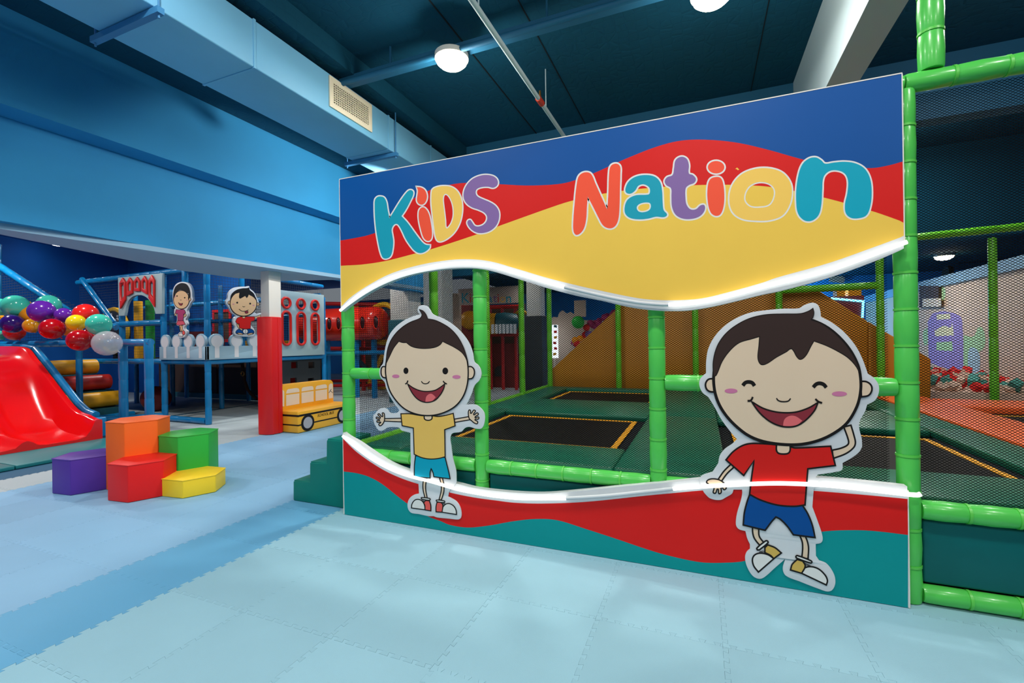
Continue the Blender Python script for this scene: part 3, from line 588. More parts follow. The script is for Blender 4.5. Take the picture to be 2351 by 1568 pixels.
# ------------------------------------------------------------------ green padded frame round the trampolines
YF = 3.05; G = dict(tie='greentie', step=.20)
gf = thing('trampoline_cage', 'bright green padded pipe frame standing behind the printed sign', 'cage', (-.9, YF, 0))
GX = [-2.748, -1.508, -.262, 1.005, 2.25]
for x in GX: padded('post', (x, YF, .0), (x, YF, 2.70), .052, 'green', gf, **G)
for a, b in zip(GX, GX[1:]):
    padded('bottom_rail', (a+.045, YF, .49), (b-.045, YF, .49), .05, 'green', gf, **G)
    padded('top_rail', (a, YF, 2.735), (b, YF, 2.735), .05, 'green', gf, **G)
padded('middle_rail', (GX[0]+.045, YF, 1.155), (GX[1]-.045, YF, 1.155), .047, 'green', gf, **G)
padded('middle_rail', (GX[2]+.045, YF, 1.13), (GX[3]-.045, YF, 1.13), .05, 'green', gf, **G)
padded('floor_rail', (GX[3]+.045, YF, .052), (GX[4]-.045, YF, .052), .048, 'green', gf, **G)
padded('hanger_post', (1.125, YF, 2.78), (1.125, YF, ZC), .055, 'green', gf, **G)
BY = 8.45
for x in [at(px, 800, 'Y', BY).x for px in (1262, 1420, 1597, 1790, 2022)]:
    padded('back_post', (x, BY, .45), (x, BY, 2.7), .05, 'lime', gf, step=.4)
padded('back_rail', at(1790, 667, 'Y', BY), at(2018, 655, 'Y', BY), .055, 'lime', gf, step=.5)
for y in (4.4, 5.75, 7.1): padded('side_post', (-2.75, y, 0), (-2.75, y, 2.75), .05, 'lime', gf, step=.4)
padded('side_rail', (-2.75, YF+.05, .52), (-2.75, BY, .52), .045, 'lime', gf, step=.5)
padded('side_rail', (-2.75, YF+.05, 2.73), (-2.75, BY, 2.73), .045, 'lime', gf, step=.5)
ry = at(2283, 905, 'Z', .55); rx = ry.x
padded('back_post', (rx, ry.y, .4), (rx, ry.y, at(2283, 545, 'Y', ry.y).z), .05, 'lime', gf, step=.5)
padded('back_rail', at(2097, 545, 'Y', ry.y), at(2400, 515, 'Y', ry.y), .055, 'lime', gf, step=.5)
padded('back_rail', at(1960, 557, 'Y', ry.y), at(2097, 545, 'Y', ry.y), .055, 'lime', gf, step=.5)
# pads filling the frame under the bottom rail
for a, b in zip(GX, GX[1:]):
    MB().box(a+.057, YF+.0, .106 if a > .9 else .02, b-.057, YF+.06, .437).build('infill_pad', 'pad', gf, bevel=.012)

def hexnet(name, x0, x1, z0, z1, y, label, cx=.0205, cz=.0140, wd=.0027):
    """diamond netting: every strand a narrow strip of its own, woven as zigzags"""
    V = []; F = []
    nx = int((x1-x0)/cx); nz = int((z1-z0)/(cz/2))
    def strip(p, q):
        d = Vector((q[0]-p[0], q[1]-p[1])); nrm = Vector((-d.y, d.x)).normalized()*wd/2; n = len(V)
        V.extend([(p[0]+nrm.x, 0, p[1]+nrm.y), (q[0]+nrm.x, 0, q[1]+nrm.y), (q[0]-nrm.x, 0, q[1]-nrm.y), (p[0]-nrm.x, 0, p[1]-nrm.y)]); F.append((n, n+1, n+2, n+3))
    for j in range(nz):
        za = z0+j*cz/2; zb = za+cz/2
        for i in range(nx):
            xa = x0+i*cx+(j % 2)*cx/2; ya = xa+cx/2; yb = xa-cx/2
            strip((xa, za), (ya, zb))
            if yb >= x0-.001: strip((xa, za), (yb, zb))
    me = bpy.data.meshes.new(name); me.from_pydata(V, [], F); me.materials.append(M['net'])
    o = bpy.data.objects.new(name, me); o.location = (0, y, 0); COL.objects.link(o); WOFF[name] = (0, y, 0)
    tag(o, label, 'net', None, 'stuff'); return o
hexnet('safety_net', -2.70, .96, .535, 2.30, YF+.075, 'fine black safety net stretched across the sign opening')
hexnet('safety_net', 1.055, 2.2, .535, 2.69, YF+.03, 'fine black safety net right of the sign beside the green post')
def gridnet(name, p0, u, v, nu, nv, label, wd=.004, m='netb', parent=None):
    """square netting: straight cords laid both ways"""
    p0 = Vector(p0); u = Vector(u); v = Vector(v); mb = MB(); uu = u.normalized()*wd/2; vv = v.normalized()*wd/2
    for i in range(nu+1): a = p0+u*i/nu; mb.quad(a-uu, a+uu, a+v+uu, a+v-uu)
    for j in range(nv+1): a = p0+v*j/nv; mb.quad(a-vv, a+vv, a+u+vv, a+u-vv)
    o = mb.build(name, m, parent)
    if not parent: tag(o, label, 'net', None, 'stuff')
    else: stuff(o)
    return o
gridnet('side_net', (-2.75, 3.1, .56), (0, BY-3.1, 0), (0, 0, 2.15), 190, 120, 'black net closing the left side of the trampoline bay', .0024, 'net')

# ------------------------------------------------------------------ trampoline deck: pads round the beds
DZ = .52
td = thing('trampoline_deck', 'green padded trampoline deck with black jumping beds', 'trampoline', (-.2, 5.5, 0))
beds = []
def dxy(x, y): p = at(x, y, 'Z', DZ-.02); return p.x, p.y
b1a = dxy(1176.6, 952); b1b = dxy(1462, 970); b1c = dxy(1398.6, 1032)
X1, X2, YA, YBk = (b1a[0]-.02), b1b[0], b1c[1], (b1a[1]+b1b[1])/2
b2a = dxy(1309, 898.5); b2b = dxy(1263, 917.6)
X1b, YC, YD = b2a[0], b2b[1]-.1, b2a[1]
b3a = dxy(1680, 1000); b3b = dxy(2130, 1008); b3c = dxy(2320, 1098)
X3, X4 = b3a[0], b3b[0]
cells = [(X1, YA, X2, YBk), (X1, YC, X2, YD), (X3, YA-.05, X4, b3b[1]), (X3, YC, X4, YD)]
XE = 2.28
for n_, (a, b, c, d) in enumerate(cells):
    tb = MB().box(a-.13, b-.13, DZ-.05, c+.13, d+.13, DZ-.035).build('spring_gap', 'dark', td)
    MB().box(a, b, DZ-.034, c, d, DZ-.022).build('jump_bed', 'bed', td)
    w_ = .05
    for x0, y0, x1, y1 in ((a, b, c, b+w_), (a, d-w_, c, d), (a, b+w_, a+w_, d-w_), (c-w_, b+w_, c, d-w_)):
        MB().box(x0, y0, DZ-.022, x1, y1, DZ-.017).build('webbing', 'web', td)
def padbox(x0, y0, x1, y1, m='deck'): return MB().box(x0, y0, DZ-.05, x1, y1, DZ+.02).build('pad', m, td, bevel=.02)
g = .10
xs = [-2.70, X1-g, X2+g, X3-g, X4+g, XE]; yr = [3.13, YA-g, YBk+g, YC-g, YD+g, BY-.02]
for x0, x1 in ((xs[0], xs[1]), (xs[2], xs[3]), (xs[4], xs[5])):
    for y0, y1 in ((yr[0], YBk+g+.2), (YBk+g+.2, yr[5])): padbox(x0, y0+.004, x1-.004, y1-.004)
for x0, x1 in ((xs[1], xs[2]), (xs[3], xs[4])):
    padbox(x0, yr[0], x1-.004, yr[1]); padbox(x0, yr[2], x1-.004, yr[3]); padbox(x0, yr[4], x1-.004, yr[5])
MB().box(-2.69, 3.14, .0, XE, 3.2, DZ-.06).build('deck_skirt', 'dark', td)
MB().box(-2.69, 3.14, DZ-.09, XE, BY, DZ-.06).build('deck_base', 'dark', td)
# orange trampoline bay on the right
od = thing('orange_trampoline', 'orange padded trampoline beyond the green deck at right', 'trampoline', (3.5, 6, 0))
MB().box(XE+.02, 3.3, DZ-.06, XE+.62, 8.3, DZ+.03).build('pad', 'orange_pad', od, bevel=.02)
MB().box(XE+.62, 7.2, DZ-.06, 4.58, 8.0, DZ+.03).build('pad', 'orange_pad', od, bevel=.02)
MB().box(4.35, 3.3, DZ-.06, 4.58, 7.2, DZ+.03).build('pad', 'orange_pad', od, bevel=.02)
MB().box(XE+.63, 4.9, DZ-.06, 4.34, 5.3, DZ+.03).build('pad', 'orange_pad', od, bevel=.02)
MB().box(XE+.62, 3.3, DZ-.08, 4.35, 7.2, DZ-.05).build('jump_bed', 'bed', od)
for x0, y0, x1, y1 in ((XE+.72, 5.4, 4.25, 5.44), (XE+.72, 7.0, 4.25, 7.04), (XE+.72, 5.44, XE+.76, 7.0)): MB().box(x0, y0, DZ-.05, x1, y1, DZ-.044).build('webbing', 'web', od)
# foam pit
fp = at(2240, 895, 'Z', .6)
pit = MB().box(3.3, 8.95, .02, 4.57, 10.9, .55).build('foam_pit', 'cwhi'); tag(pit, 'pit of loose foam cubes in front of the mural wall', 'foam pit')
cc = 0
for i in range(130):
    x = random.uniform(3.36, 4.5); y = random.uniform(9.0, 10.8); z = .58+random.uniform(0, .12)+max(0, (y-9.6)*.08); s_ = random.uniform(.04, .06)
    mb = MB().box(-s_, -s_, -s_, s_, s_, s_)
    o = mb.build('foam_cube', random.choice(['cred', 'ctea', 'cwhi', 'cwhi', 'cred']), pit)
    o.location = Vector((x, y, z))-Vector(WOFF[pit.name]); o.rotation_euler = [random.uniform(-1, 1) for _ in '123']
    o.data.transform(Matrix.Translation(Vector(WOFF[pit.name])))
# mustard sloping wall behind the beds
MY = 8.62
mw = thing('mustard_wall', 'tall mustard yellow padded wall with sloping ends behind the trampolines', 'padded wall', (.2, MY, .3))
mp = [at(x, y, 'Y', MY) for x, y in ((1264, 915), (1264, 850), (1425, 700), (1470, 660), (1860, 655), (1885, 670), (1993, 738))]
mp2 = [at(x, y, 'Y', MY) for x, y in ((1993, 738), (2137, 824), (2137, 915), (1993, 915))]
c_ = Vector((mp2[0].x, MY, .3))
MB().prism(mp+[at(1993, 915, 'Y', MY)], (0, .25, 0)).build('wall_pad', 'must', mw, bevel=.02)
MB().prism([p+Vector((.005, 0, 0)) for p in mp2], (0, .25, 0)).build('wall_pad', 'must', mw, bevel=.02)

# ------------------------------------------------------------------ green foam steps left of the sign
st = thing('foam_steps', 'dark green padded foam steps against the left end of the sign', 'steps', (-3.1, 3.3, 0))
sp_ = [(-3.414, 0), (-3.411, .175), (-3.213, .185), (-3.210, .36), (-3.018, .368), (-3.012, .575), (-2.81, .58), (-2.81, 0)]
MB().prism([(x, 3.062, z) for x, z in sp_], (0, .34, 0)).build('step_body', 'steps', st, bevel=.012)
for x0, x1, z in ((-3.405, -3.22, .181), (-3.205, -3.02, .365), (-3.008, -2.815, .578)): MB().box(x0, 3.07, z-.004, x1, 3.395, z+.004).build('tread', 'steps', st, bevel=.003)

# ------------------------------------------------------------------ soft play blocks
def hexa(c, s_=.258, a=6):
    P = [Vector(c)-Vector((math.cos(math.radians(a+60)), math.sin(math.radians(a+60))))*s_]
    for i in range(5): P.append(P[-1]+Vector((math.cos(math.radians(a+60*i)), math.sin(math.radians(a+60*i))))*s_)
    return P
for nm, c, h, m in (('red hexagonal foam block in the front of the climbing set', (-4.924, 2.70), .338, 'bre'), ('low yellow hexagonal foam block at the right end of the set', (-4.57, 2.95), .168, 'bye'),
                    ('tall orange hexagonal foam block at the back of the set', (-5.322, 2.883), .668, 'bor'), ('green hexagonal foam block beside the orange one', (-4.955, 3.148), .505, 'bgr'),
                    ('purple hexagonal foam block alone at the left end of the set', (-5.69, 2.630), .338, 'bpu')):
    P = hexa(c); t = thing('foam_block', nm, 'foam block', (c[0], c[1], 0), 'hexagonal foam blocks')
    MB().prism([(p.x, p.y, .002) for p in P], (0, 0, h-.002)).build('block_cover', m, t, bevel=.008)
    for i in range(6):
        a, b = P[i], P[(i+1) % 6]; mb = MB().tube([(a.x, a.y, h-.004), (b.x, b.y, h-.004)], .0045, 6); mb.build('seam_piping', m, t)

# ------------------------------------------------------------------ red slide on a teal landing mat
lm = thing('landing_mat', 'flat teal landing mat at the foot of the red slide', 'mat', (-8.2, 2.5, 0))
for y0, y1 in ((-1.0, 1.5), (1.5, 2.72), (2.72, 4.05)):
    MB().box(-9.6, y0+.004, .0, -7.36, y1-.004, .045).build('mat_section', 'matteal', lm, bevel=.01)
sd = thing('slide', 'glossy red double slide at the left edge, running down to the teal mat', 'slide', (-10, 3.2, 0))
prof = [(-8.27, .085, .33), (-8.36, .085, .335), (-8.57, .095, .385), (-8.80, .115, .426), (-9.05, .19, .55), (-9.4, .50, .79), (-9.77, .92, 1.05), (-10.05, 1.15, 1.24), (-10.3, 1.26, 1.40), (-10.7, 1.30, 1.44), (-11.6, 1.31, 1.45)]
def section(x, zf, zt):
    h = zt-zf; Y2 = 3.94; q = [(Y2+.06, max(.046, zf-.07)), (Y2+.06, zt-.02), (Y2+.05, zt), (Y2-.01, zt), (Y2-.03, zt-.015), (Y2-.08, zf+.45*h), (Y2-.14, zf+.1*h), (Y2-.24, zf), (3.38, zf), (3.28, zf+.015), (3.22, zf+.07), (3.17, zf+.09), (3.12, zf+.07), (3.06, zf+.015), (2.95, zf), (2.5, zf), (2.4, zf+.1*h), (2.34, zf+.45*h), (2.29, zt-.015), (2.27, zt), (2.2, zt), (2.19, zt-.02), (2.19, max(.046, zf-.07))]
    return [(x, y, z) for y, z in q]
pp = [Vector(p) for p in prof]; fine = []
for i in range(len(pp)-1):
    p0 = pp[max(i-1, 0)]; p1 = pp[i]; p2 = pp[i+1]; p3 = pp[min(i+2, len(pp)-1)]
    for j in range(4):
        t = j/4; fine.append(.5*((2*p1)+(p2-p0)*t+(2*p0-5*p1+4*p2-p3)*t*t+(3*p1-p0-3*p2+p3)*t**3))
fine.append(pp[-1])
mb = MB(); mb.sm = True; N = 23
for f_ in fine: mb.v += section(*f_)
for i in range(len(fine)-1):
    for j in range(N): mb.f.append((i*N+j, i*N+(j+1) % N, (i+1)*N+(j+1) % N, (i+1)*N+j))
mb.f.append(tuple(range(N)))
mb.build('slide_body', 'slide', sd)
P_ = [(x, 4.065, zt-.015) for x, zf, zt in prof if x < -8.4]
padded_path = MB().tube([tuple(Vector(p)) for p in P_], .052, 14); eo = padded_path.build('edge_pad', 'bframe', sd)
for i in range(1, len(P_)-1): MB().tube([Vector(P_[i])-Vector((.008, 0, 0)), Vector(P_[i])+Vector((.008, 0, 0))], .0545, 14).build('cable_tie', 'btie', eo)
MB().box(-8.52, 4.01, .05, -8.40, 4.12, .34).build('end_pad', 'bframe', sd, bevel=.015)

# ------------------------------------------------------------------ blue padded play frame
BF = dict(step=.32, seg=14, tie=None, pinch=.004); br_ = .052
bfm = thing('play_structure', 'large blue padded pipe play frame at the left of the hall', 'play structure', (-9, 5.5, 0))
def bp(n, a, b, r=br_): return padded(n, a, b, r, 'bframe', bfm, **BF)
XA, YA_, ZTB = -8.13, 5.5, 2.80
xs_ = [XA, at(425, 640, 'Y', YA_).x, at(377, 800, 'Y', YA_).x, at(281, 760, 'Y', YA_).x]
for i, x in enumerate(xs_): bp('post', (x, YA_, 0 if i != 1 else 1.2), (x, YA_, ZTB), br_)
bp('top_rail', (XA, YA_, ZTB), (-12.2, YA_, ZTB-.02)); bp('deck_rail', (XA, YA_, 1.12), (-12.2, YA_, 1.12)); bp('floor_rail', (XA-.05, YA_, .06), (xs_[2]+.05, YA_, .06))
bp('middle_rail', (xs_[2], YA_-.02, at(320, 743, 'Y', YA_).z), (-12.0, YA_-.02, at(320, 743, 'Y', YA_).z), .058)
ysd = [YA_, at(555, 700, 'X', XA).y, 6.95, 8.22]
for y in ysd[1:]: bp('post', (XA, y, 0 if y > 8 or y == 6.95 else 1.15), (XA, y, ZTB if y < 8 else 2.5), br_)
bp('top_rail', (XA, YA_, ZTB), (XA, 8.2, ZTB-.06)); bp('deck_rail', (XA, YA_, 1.12), (XA, 8.2, 1.12))
# rails seen through the frame
for z, y in ((2.35, 7.0), (1.95, 7.0), (2.55, 8.2), (2.1, 8.2)): bp('inner_rail', (-8.2, y, z), (-13.0, y, z), .045)
for x, y in ((-9.9, 7.0), (-11.6, 7.0), (-10.6, 8.2), (-13.0, 7.0), (-13, 8.2)): bp('inner_post', (x, y, 0), (x, y, 2.75), .05)
bp('inner_rail', (-9.6, 8.2, .08), (-8.2, 8.2, .08), .05); bp('inner_rail', (-10.3, 4.5, .1), (-10.3, 5.5, .1), .05)
bp('inner_rail', (xs_[2], YA_, .11), (xs_[2]-.85, 4.45, .11), .05)
# gate frame over the slide
ZR = 1.47; YG = 4.42
gx = [at(345, 860, 'Y', YG).x, at(283, 860, 'Y', YG).x]
bp('gate_post', (gx[0]-.03, YG, 0), (gx[0]-.03, YG, ZR+.05), .062); bp('gate_post', (gx[1], YG, 0), (gx[1], YG, ZR), .062)
bp('gate_rail', (gx[0]+.03, YG, ZR), (-12.8, YG, ZR+.015), .058)
for px in (182, 80): x = at(px, 850, 'Y', 4.75).x; bp('gate_post', (x, 4.75, .0), (x, 4.75, 1.5), .05)
d0 = at(-40, 585, 'Y', YG+.06); d1 = at(160, 717, 'Y', YG+.06); d2 = at(268, 752, 'Y', YG+.3)
bp('diagonal_rail', d0, d1, .062); bp('diagonal_rail', d1, d2, .055)
bp('diagonal_rail', at(188, 640, 'Y', 5.45), at(262, 742, 'Y', 5.45), .05)
bp('gate_post', at(-4, 560, 'Y', YG+.1), at(-4, 775, 'Y', YG+.1), .05)
MB().box(-13, 5.55, 1.08, -8.18, 8.25, 1.13).build('deck_floor', 'dark', bfm)
# nets of the frame
gridnet('frame_net', (-12.2, 5.53, 1.2), (4.05, 0, 0), (0, 0, 1.58), 76, 30, '', .004, 'netb', bfm)
gridnet('frame_net', (-8.11, 5.5, 1.2), (0, 2.7, 0), (0, 0, 1.55), 50, 29, '', .004, 'netb', bfm)
gridnet('frame_net', (-13, 7.05, 1.2), (4.8, 0, 0), (0, 0, 1.5), 90, 28, '', .005, 'netb', bfm)
nb = [at(0, 620, 'Y', YG+.08), at(160, 722, 'Y', YG+.08), at(262, 755, 'Y', YG+.08), Vector((-12.6, YG+.08, 1.5))]
mb = MB()
for i in range(40):
    t = i/39; a = Vector((-12.6+3.7*t, YG+.08, 1.5)); zt = 3.0-t*1.25
    mb.quad(a, a+Vector((.005, 0, 0)), (a.x+.005, a.y, zt), (a.x, a.y, zt))
for j in range(30):
    z = 1.5+j*.05; xe = -12.6+3.7*max(0, min(1, (3.0-z)/1.25)); mb.quad((-12.6, YG+.08, z), (xe, YG+.08, z), (xe, YG+.08, z+.005), (-12.6, YG+.08, z+.005))
stuff(mb.build('slide_net', 'netb', bfm))
# roller stairs inside
for i, (zc, m, x, y0, y1) in enumerate(((1.02, 'rolly', -11.3, 4.45, 5.38), (.72, 'rollr', -11.0, 4.35, 5.45), (.40, 'rolly', -10.7, 4.5, 5.5))):
    rl = tag(MB().tube([(x, y0, zc), (x, y0+.02, zc), (x, y1-.02, zc), (x, y1, zc)], [.10, .145, .145, .10], 20).build('padded_roller', m), ['yellow padded roller at the top of the roller stair', 'red padded roller in the middle of the roller stair', 'yellow padded roller at the bottom of the roller stair'][i], 'roller', 'rollers of the climbing stair')
sb = MB()
sb.prism([(-12.2, 4.55, 0), (-10.45, 4.55, 0), (-10.45, 4.55, .24), (-10.85, 4.55, .24), (-10.85, 4.55, .56), (-11.15, 4.55, .56), (-11.15, 4.55, .86), (-12.2, 4.55, .86)], (0, .9, 0))
so_ = sb.build('roller_stair', 'tealpad', None); tag(so_, 'dark teal padded stair under the yellow and red rollers', 'stair')
# big spotted play wheel, padded posts and back panels inside the frame
def tagbox(name, label, cat, m, *b, **k_): return tag(MB().box(*b).build(name, m, None, **k_), label, cat)
for px, m, l in ((318, 'rolly', 'yellow padded column seen through the arch'), (345, 'bgr', 'green padded column seen through the netting right of the arch')):
    p = at(px, 760, 'Y', 6.5); tag(MB().tube([(p.x, 6.5, 1.14), (p.x, 6.5, 2.45)], .085, 18).build('padded_column', m), l, 'column')
wl = at(265, 760, 'Y', 6.3); wt = thing('spotted_wheel', 'black and white spotted disc with yellow rim inside the frame', 'play disc', tuple(wl))
MB().tube([(wl.x, wl.y-.05, wl.z), (wl.x, wl.y+.05, wl.z)], .5, 40).build('disc', 'blk', wt); MB().ring((wl.x, wl.y-.03, wl.z), .5, .05, 'y').build('rim', 'flange', wt)
for i in range(34):
    a = random.uniform(0, 6.28); r_ = .44*math.sqrt(random.random()); c = Vector((wl.x+r_*math.cos(a), wl.y-.053, wl.z+r_*math.sin(a)))
    MB().tube([c, c-Vector((0, .004, 0))], random.uniform(.02, .045), 8).build('spot', 'fencew', wt)
p0, p1 = at(487, 712, 'Y', 8.1), at(530, 785, 'Y', 8.1)
wn = thing('framed_panel', 'red framed activity panel inside the blue frame', 'panel', tuple(p1))
MB().prism([(p0.x, 8.1, p0.z), (p1.x, 8.1, p0.z), (p1.x, 8.1, p1.z), (p0.x, 8.1, p1.z)], (0, .04, 0), [[(p0.x+.07, 8.1, p0.z-.07), (p1.x-.07, 8.1, p0.z-.07), (p1.x-.07, 8.1, p1.z+.07), (p0.x+.07, 8.1, p1.z+.07)]]).build('panel_frame', 'rframe', wn)
MB().box(p0.x+.07, 8.12, p1.z+.07, p1.x-.07, 8.14, p0.z-.07).build('panel_face', 'brown', wn)
tagbox('back_cushion', 'yellow padded ledge running along the back of the upper deck', 'cushion', 'rolly', -12.5, 7.9, 1.14, -8.3, 8.0, 1.30)
tagbox('back_cushion', 'maroon padded block behind the girl cut-out', 'cushion', 'maroon', *(at(415, 820, 'Y', 7.8).x, 7.5, 1.14, at(380, 820, 'Y', 7.8).x+.02, 7.8, 1.75) if False else (-11.6, 7.4, 1.14, -10.9, 7.8, 1.75))
bb = thing('back_screen', 'dark brown netted screen closing the back of the lower deck', 'screen', (-11, 8.4, 0))
for i in range(5): MB().box(-14.5+i*1.25, 8.38, .12, -13.3+i*1.25, 8.42, 1.08).build('screen_panel', 'brown', bb)
MB().box(-14.5, 8.3, .0, -8.3, 8.45, .12).build('screen_base', 'tealpad', bb)
for x in (-10.05, -9.3): MB().box(x, 8.1, .0, x+.05, 8.2, 1.08).build('screen_post', 'tealpad', bb)
bt = tag(MB().box(-12.2, 5.55, .0, -9.42, 5.6, .02).build('ramp_mat', 'brown'), 'dark mat under the blue frame', 'mat')
bg_ = at(385, 915, 'Y', 6.6); tag(MB().ball((at(358, 912, 'Y', 6.3).x, 6.3, .27), .27, 20, 12, (1.15, 1, 1)).build('floor_seat', 'maroon'), 'round dark maroon floor seat under the blue deck', 'seat')
rp = [at(x, y, 'Y', 7.6) for x, y in ((556, 835), (558, 850), (562, 875), (568, 893), (577, 905), (590, 916), (605, 919), (620, 905))]
rt_ = tag(MB().tube(rp, .035, 10).build('climbing_rope', 'rope'), 'dark rope hanging in a loop under the deck', 'rope'); MB().ring(at(557, 858, 'Y', 7.55), .05, .012, 'y', 16, 6).build('hook', 'brass', rt_)

MB().box(wl.x-.05, wl.y-.03, 1.135, wl.x+.05, wl.y+.03, wl.z-.4).build('stand', 'blk', wt)
# castle arch board
YAr = 5.40; PA = Plane('Y', YAr, -1); GG = (260, 600, 360/2351)
ar = thing('castle_arch', 'pale grey castle arch board with five red pointed windows', 'board', tuple(at(320, 725, 'Y', YAr)))
outl = trace('70,245* 730,175* 730,785* 632,788* 605,690 545,590 470,525 380,505 300,525 235,580 195,670 178,760 165,815* 80,818*', GG)
wins = ['115,330* 160,245* 205,310* 205,580* 125,715*', '222,325* 265,240* 310,300* 310,480* 225,525*', '333,300* 378,232* 420,295* 420,450* 333,450*', '445,290* 488,218* 530,290* 530,500* 445,450*', '552,280* 598,205* 640,280* 640,690* 552,550*']
holes = []
for w_ in wins:
    P = trace(w_, GG); c = sum(P, Vector((0, 0)))/len(P); holes.append(([c+(p-c)*.55 for p in P], P))
MB().prism(PA.pts(outl), (0, .05, 0), [PA.pts(h) for h, _ in holes]).build('board', 'castle', ar, bevel=.004)
for h, P in holes:
    MB().prism(PA.pts([c for c in P], 20), (0, -.03, 0), [PA.pts(h, 20)]).build('window_rim', 'redtrim', ar, bevel=.008)

# girl cut-out and sitting boy cut-out on the blue frame
PG = Plane('Y', 5.385, -1)
tg = thing('cartoon_girl', 'small cut-out cartoon girl with black hair and magenta shirt on the blue frame', 'cutout', tuple(at(425, 770, 'Y', 5.38)))
bk = backing(PG, trace('890,500 905,400 950,335 1020,308 1100,318 1150,360 1180,440 1185,530 1190,580 1160,620 1130,680 1105,730 1115,790 1110,830 1085,870 1105,940 1070,970 1065,1010 1100,1045 1085,1100 1050,1140 980,1135 972,1090 1005,1050 1000,980 945,950 955,880 950,820 920,815 915,720 930,700 900,620', GG), tg, .04)
k = Toon(PG, tg, bk)
k.fill('leg', trace('990,955* 1005,1050 1020,1060* 1030,955*', GG), 'skin2', 1.2); k.fill('leg', trace('1025,960* 1010,1000 1030,1050* 1050,1040* 1040,1000 1045,958*', GG), 'skin2', .8)
k.fill('shoe', trace('980,1120* 985,1090 1010,1075 1040,1085 1045,1125*', GG), 'outw', .8); k.fill('shoe', trace('1035,1075* 1045,1040 1070,1050 1075,1090 1050,1105*', GG), 'shoec', .8)
k.fill('skirt', trace('970,880* 1050,880* 1082,945* 990,962* 945,945*', GG), 'pinks', .8)
k.fill('arm', trace('935,775* 920,800 930,820 945,800 955,780*', GG), 'skin2', .8); k.fill('arm', trace('1065,780* 1095,800 1085,825 1040,838 1035,820 1070,805*', GG), 'skin2', .8)
k.fill('shirt', trace('945,722* 1000,725 1060,722 1088,770* 1060,792* 1050,890* 970,890* 965,785* 930,782*', GG), 'magenta', .8)
hd = k.fill('head', ell(1025, 575, 118, 138, GG), 'skin2', 1.2)
k.fill('hair', trace('900,590* 905,480 930,390 980,342 1040,325 1110,350 1150,430 1160,520 1145,605* 1125,560 1130,480* 1100,470* 1060,440 1000,430 955,460 925,530', GG), 'ink', 0, hd)
k.fill('ear', ell(1152, 570, 14, 24, GG), 'skin2', .8)
for x, y in ((960, 520), (1075, 546)): k.fill('eye', ell(x, y, 11, 11, GG, 12), 'ink', 0, hd)
for x, y in ((932, 532), (1110, 580)): k.fill('cheek', ell(x, y, 12, 6, GG, 12), 'cheek', 0, hd)
k.line('nose', trace('1005,575 1017,582 1028,576', GG, False), .6, hd)
k.fill('mouth', trace('980,615* 1010,632 1048,628* 1030,660 1000,655', GG), 'mouth', .6, hd)
PS = Plane('X', -8.02, 1)
ts = thing('cartoon_boy', 'small cut-out cartoon boy sitting cross-legged with tongue out, on the blue frame', 'cutout', tuple(at(560, 770, 'X', -8.02)))
bk = backing(PS, trace('1690,600 1715,560 1730,480 1800,405 1900,380 2000,378 2035,372 2050,410 2110,460 2160,560 2185,620 2180,670 2150,700 2120,760 2150,785 2240,775 2250,830 2130,870 2080,900 2070,960 2115,1020 2125,1080 2100,1120 2000,1130 1850,1110 1810,1080 1820,1020 1830,980 1800,930 1810,850 1840,820 1780,770 1730,680 1700,640', GG), ts, .04)
k = Toon(PS, ts, bk)
k.fill('trousers', trace('1835,1060 1870,1020 1930,1012 2060,1012 2110,1050 2095,1090 2000,1085 1900,1095 1850,1085', GG), 'shortb', .8)
for q in ('1850,1075* 1900,1072 1940,1085 1940,1100 1890,1095', '2105,1072* 2050,1075 2015,1090 2020,1105 2070,1095'): k.fill('foot', trace(q, GG), 'skin2', .8)
k.fill('arm', trace('1850,935* 1865,985 1915,1030 1935,1035 1930,1010 1890,980 1880,935*', GG), 'skin2', .8); k.fill('arm', trace('2118,835* 2210,800* 2210,830* 2120,862*', GG), 'skin2', .8)
k.fill('shirt', trace('1832,905* 1860,850 1920,828* 2115,828* 2120,885* 2065,905* 2055,1010* 1970,1015 1890,1000* 1885,930* 1870,945*', GG), 'shirtr', .8)
k.fill('neck', trace('1935,815* 1937,845 1955,855 1975,845 1978,815*', GG), 'skin2', .6)
k.fill('ball', ell(1980, 1050, 38, 36, GG), 'outw', .8); k.line('ball_seam', trace('1980,1015 1982,1050 1980,1085', GG, False), .7)
k.fill('ear', ell(1737, 620, 18, 26, GG), 'skin2', .9); k.fill('ear', ell(2165, 645, 18, 26, GG), 'skin2', .9)
hd = k.fill('head', ell(1950, 632, 202, 190, GG), 'skin2', 1.6)
k.fill('hair', trace('1750,600* 1765,500 1840,430 1930,405 2010,400 2035,388* 2045,430* 2110,490 2150,600* 2100,540 2030,500* 2000,548 1975,522 1940,540 1890,555 1888,470* 1810,500', GG), 'ink', 0, hd)
for x, y in ((1856, 620), (2050, 634)): k.fill('eye', ell(x, y, 14, 14, GG, 14), 'ink', 0, hd)
for x, y in ((1800, 642), (2100, 660)): k.fill('cheek', ell(x, y, 17, 6, GG, 14), 'cheek', 0, hd)
k.line('nose', trace('1935,672 1953,682 1972,674', GG, False), .8, hd); k.line('mouth', trace('1882,715 1925,745 1980,745 2025,728', GG, False), 1, hd); k.fill('tongue', ell(1995, 762, 26, 20, GG), 'mouth', .6, hd)

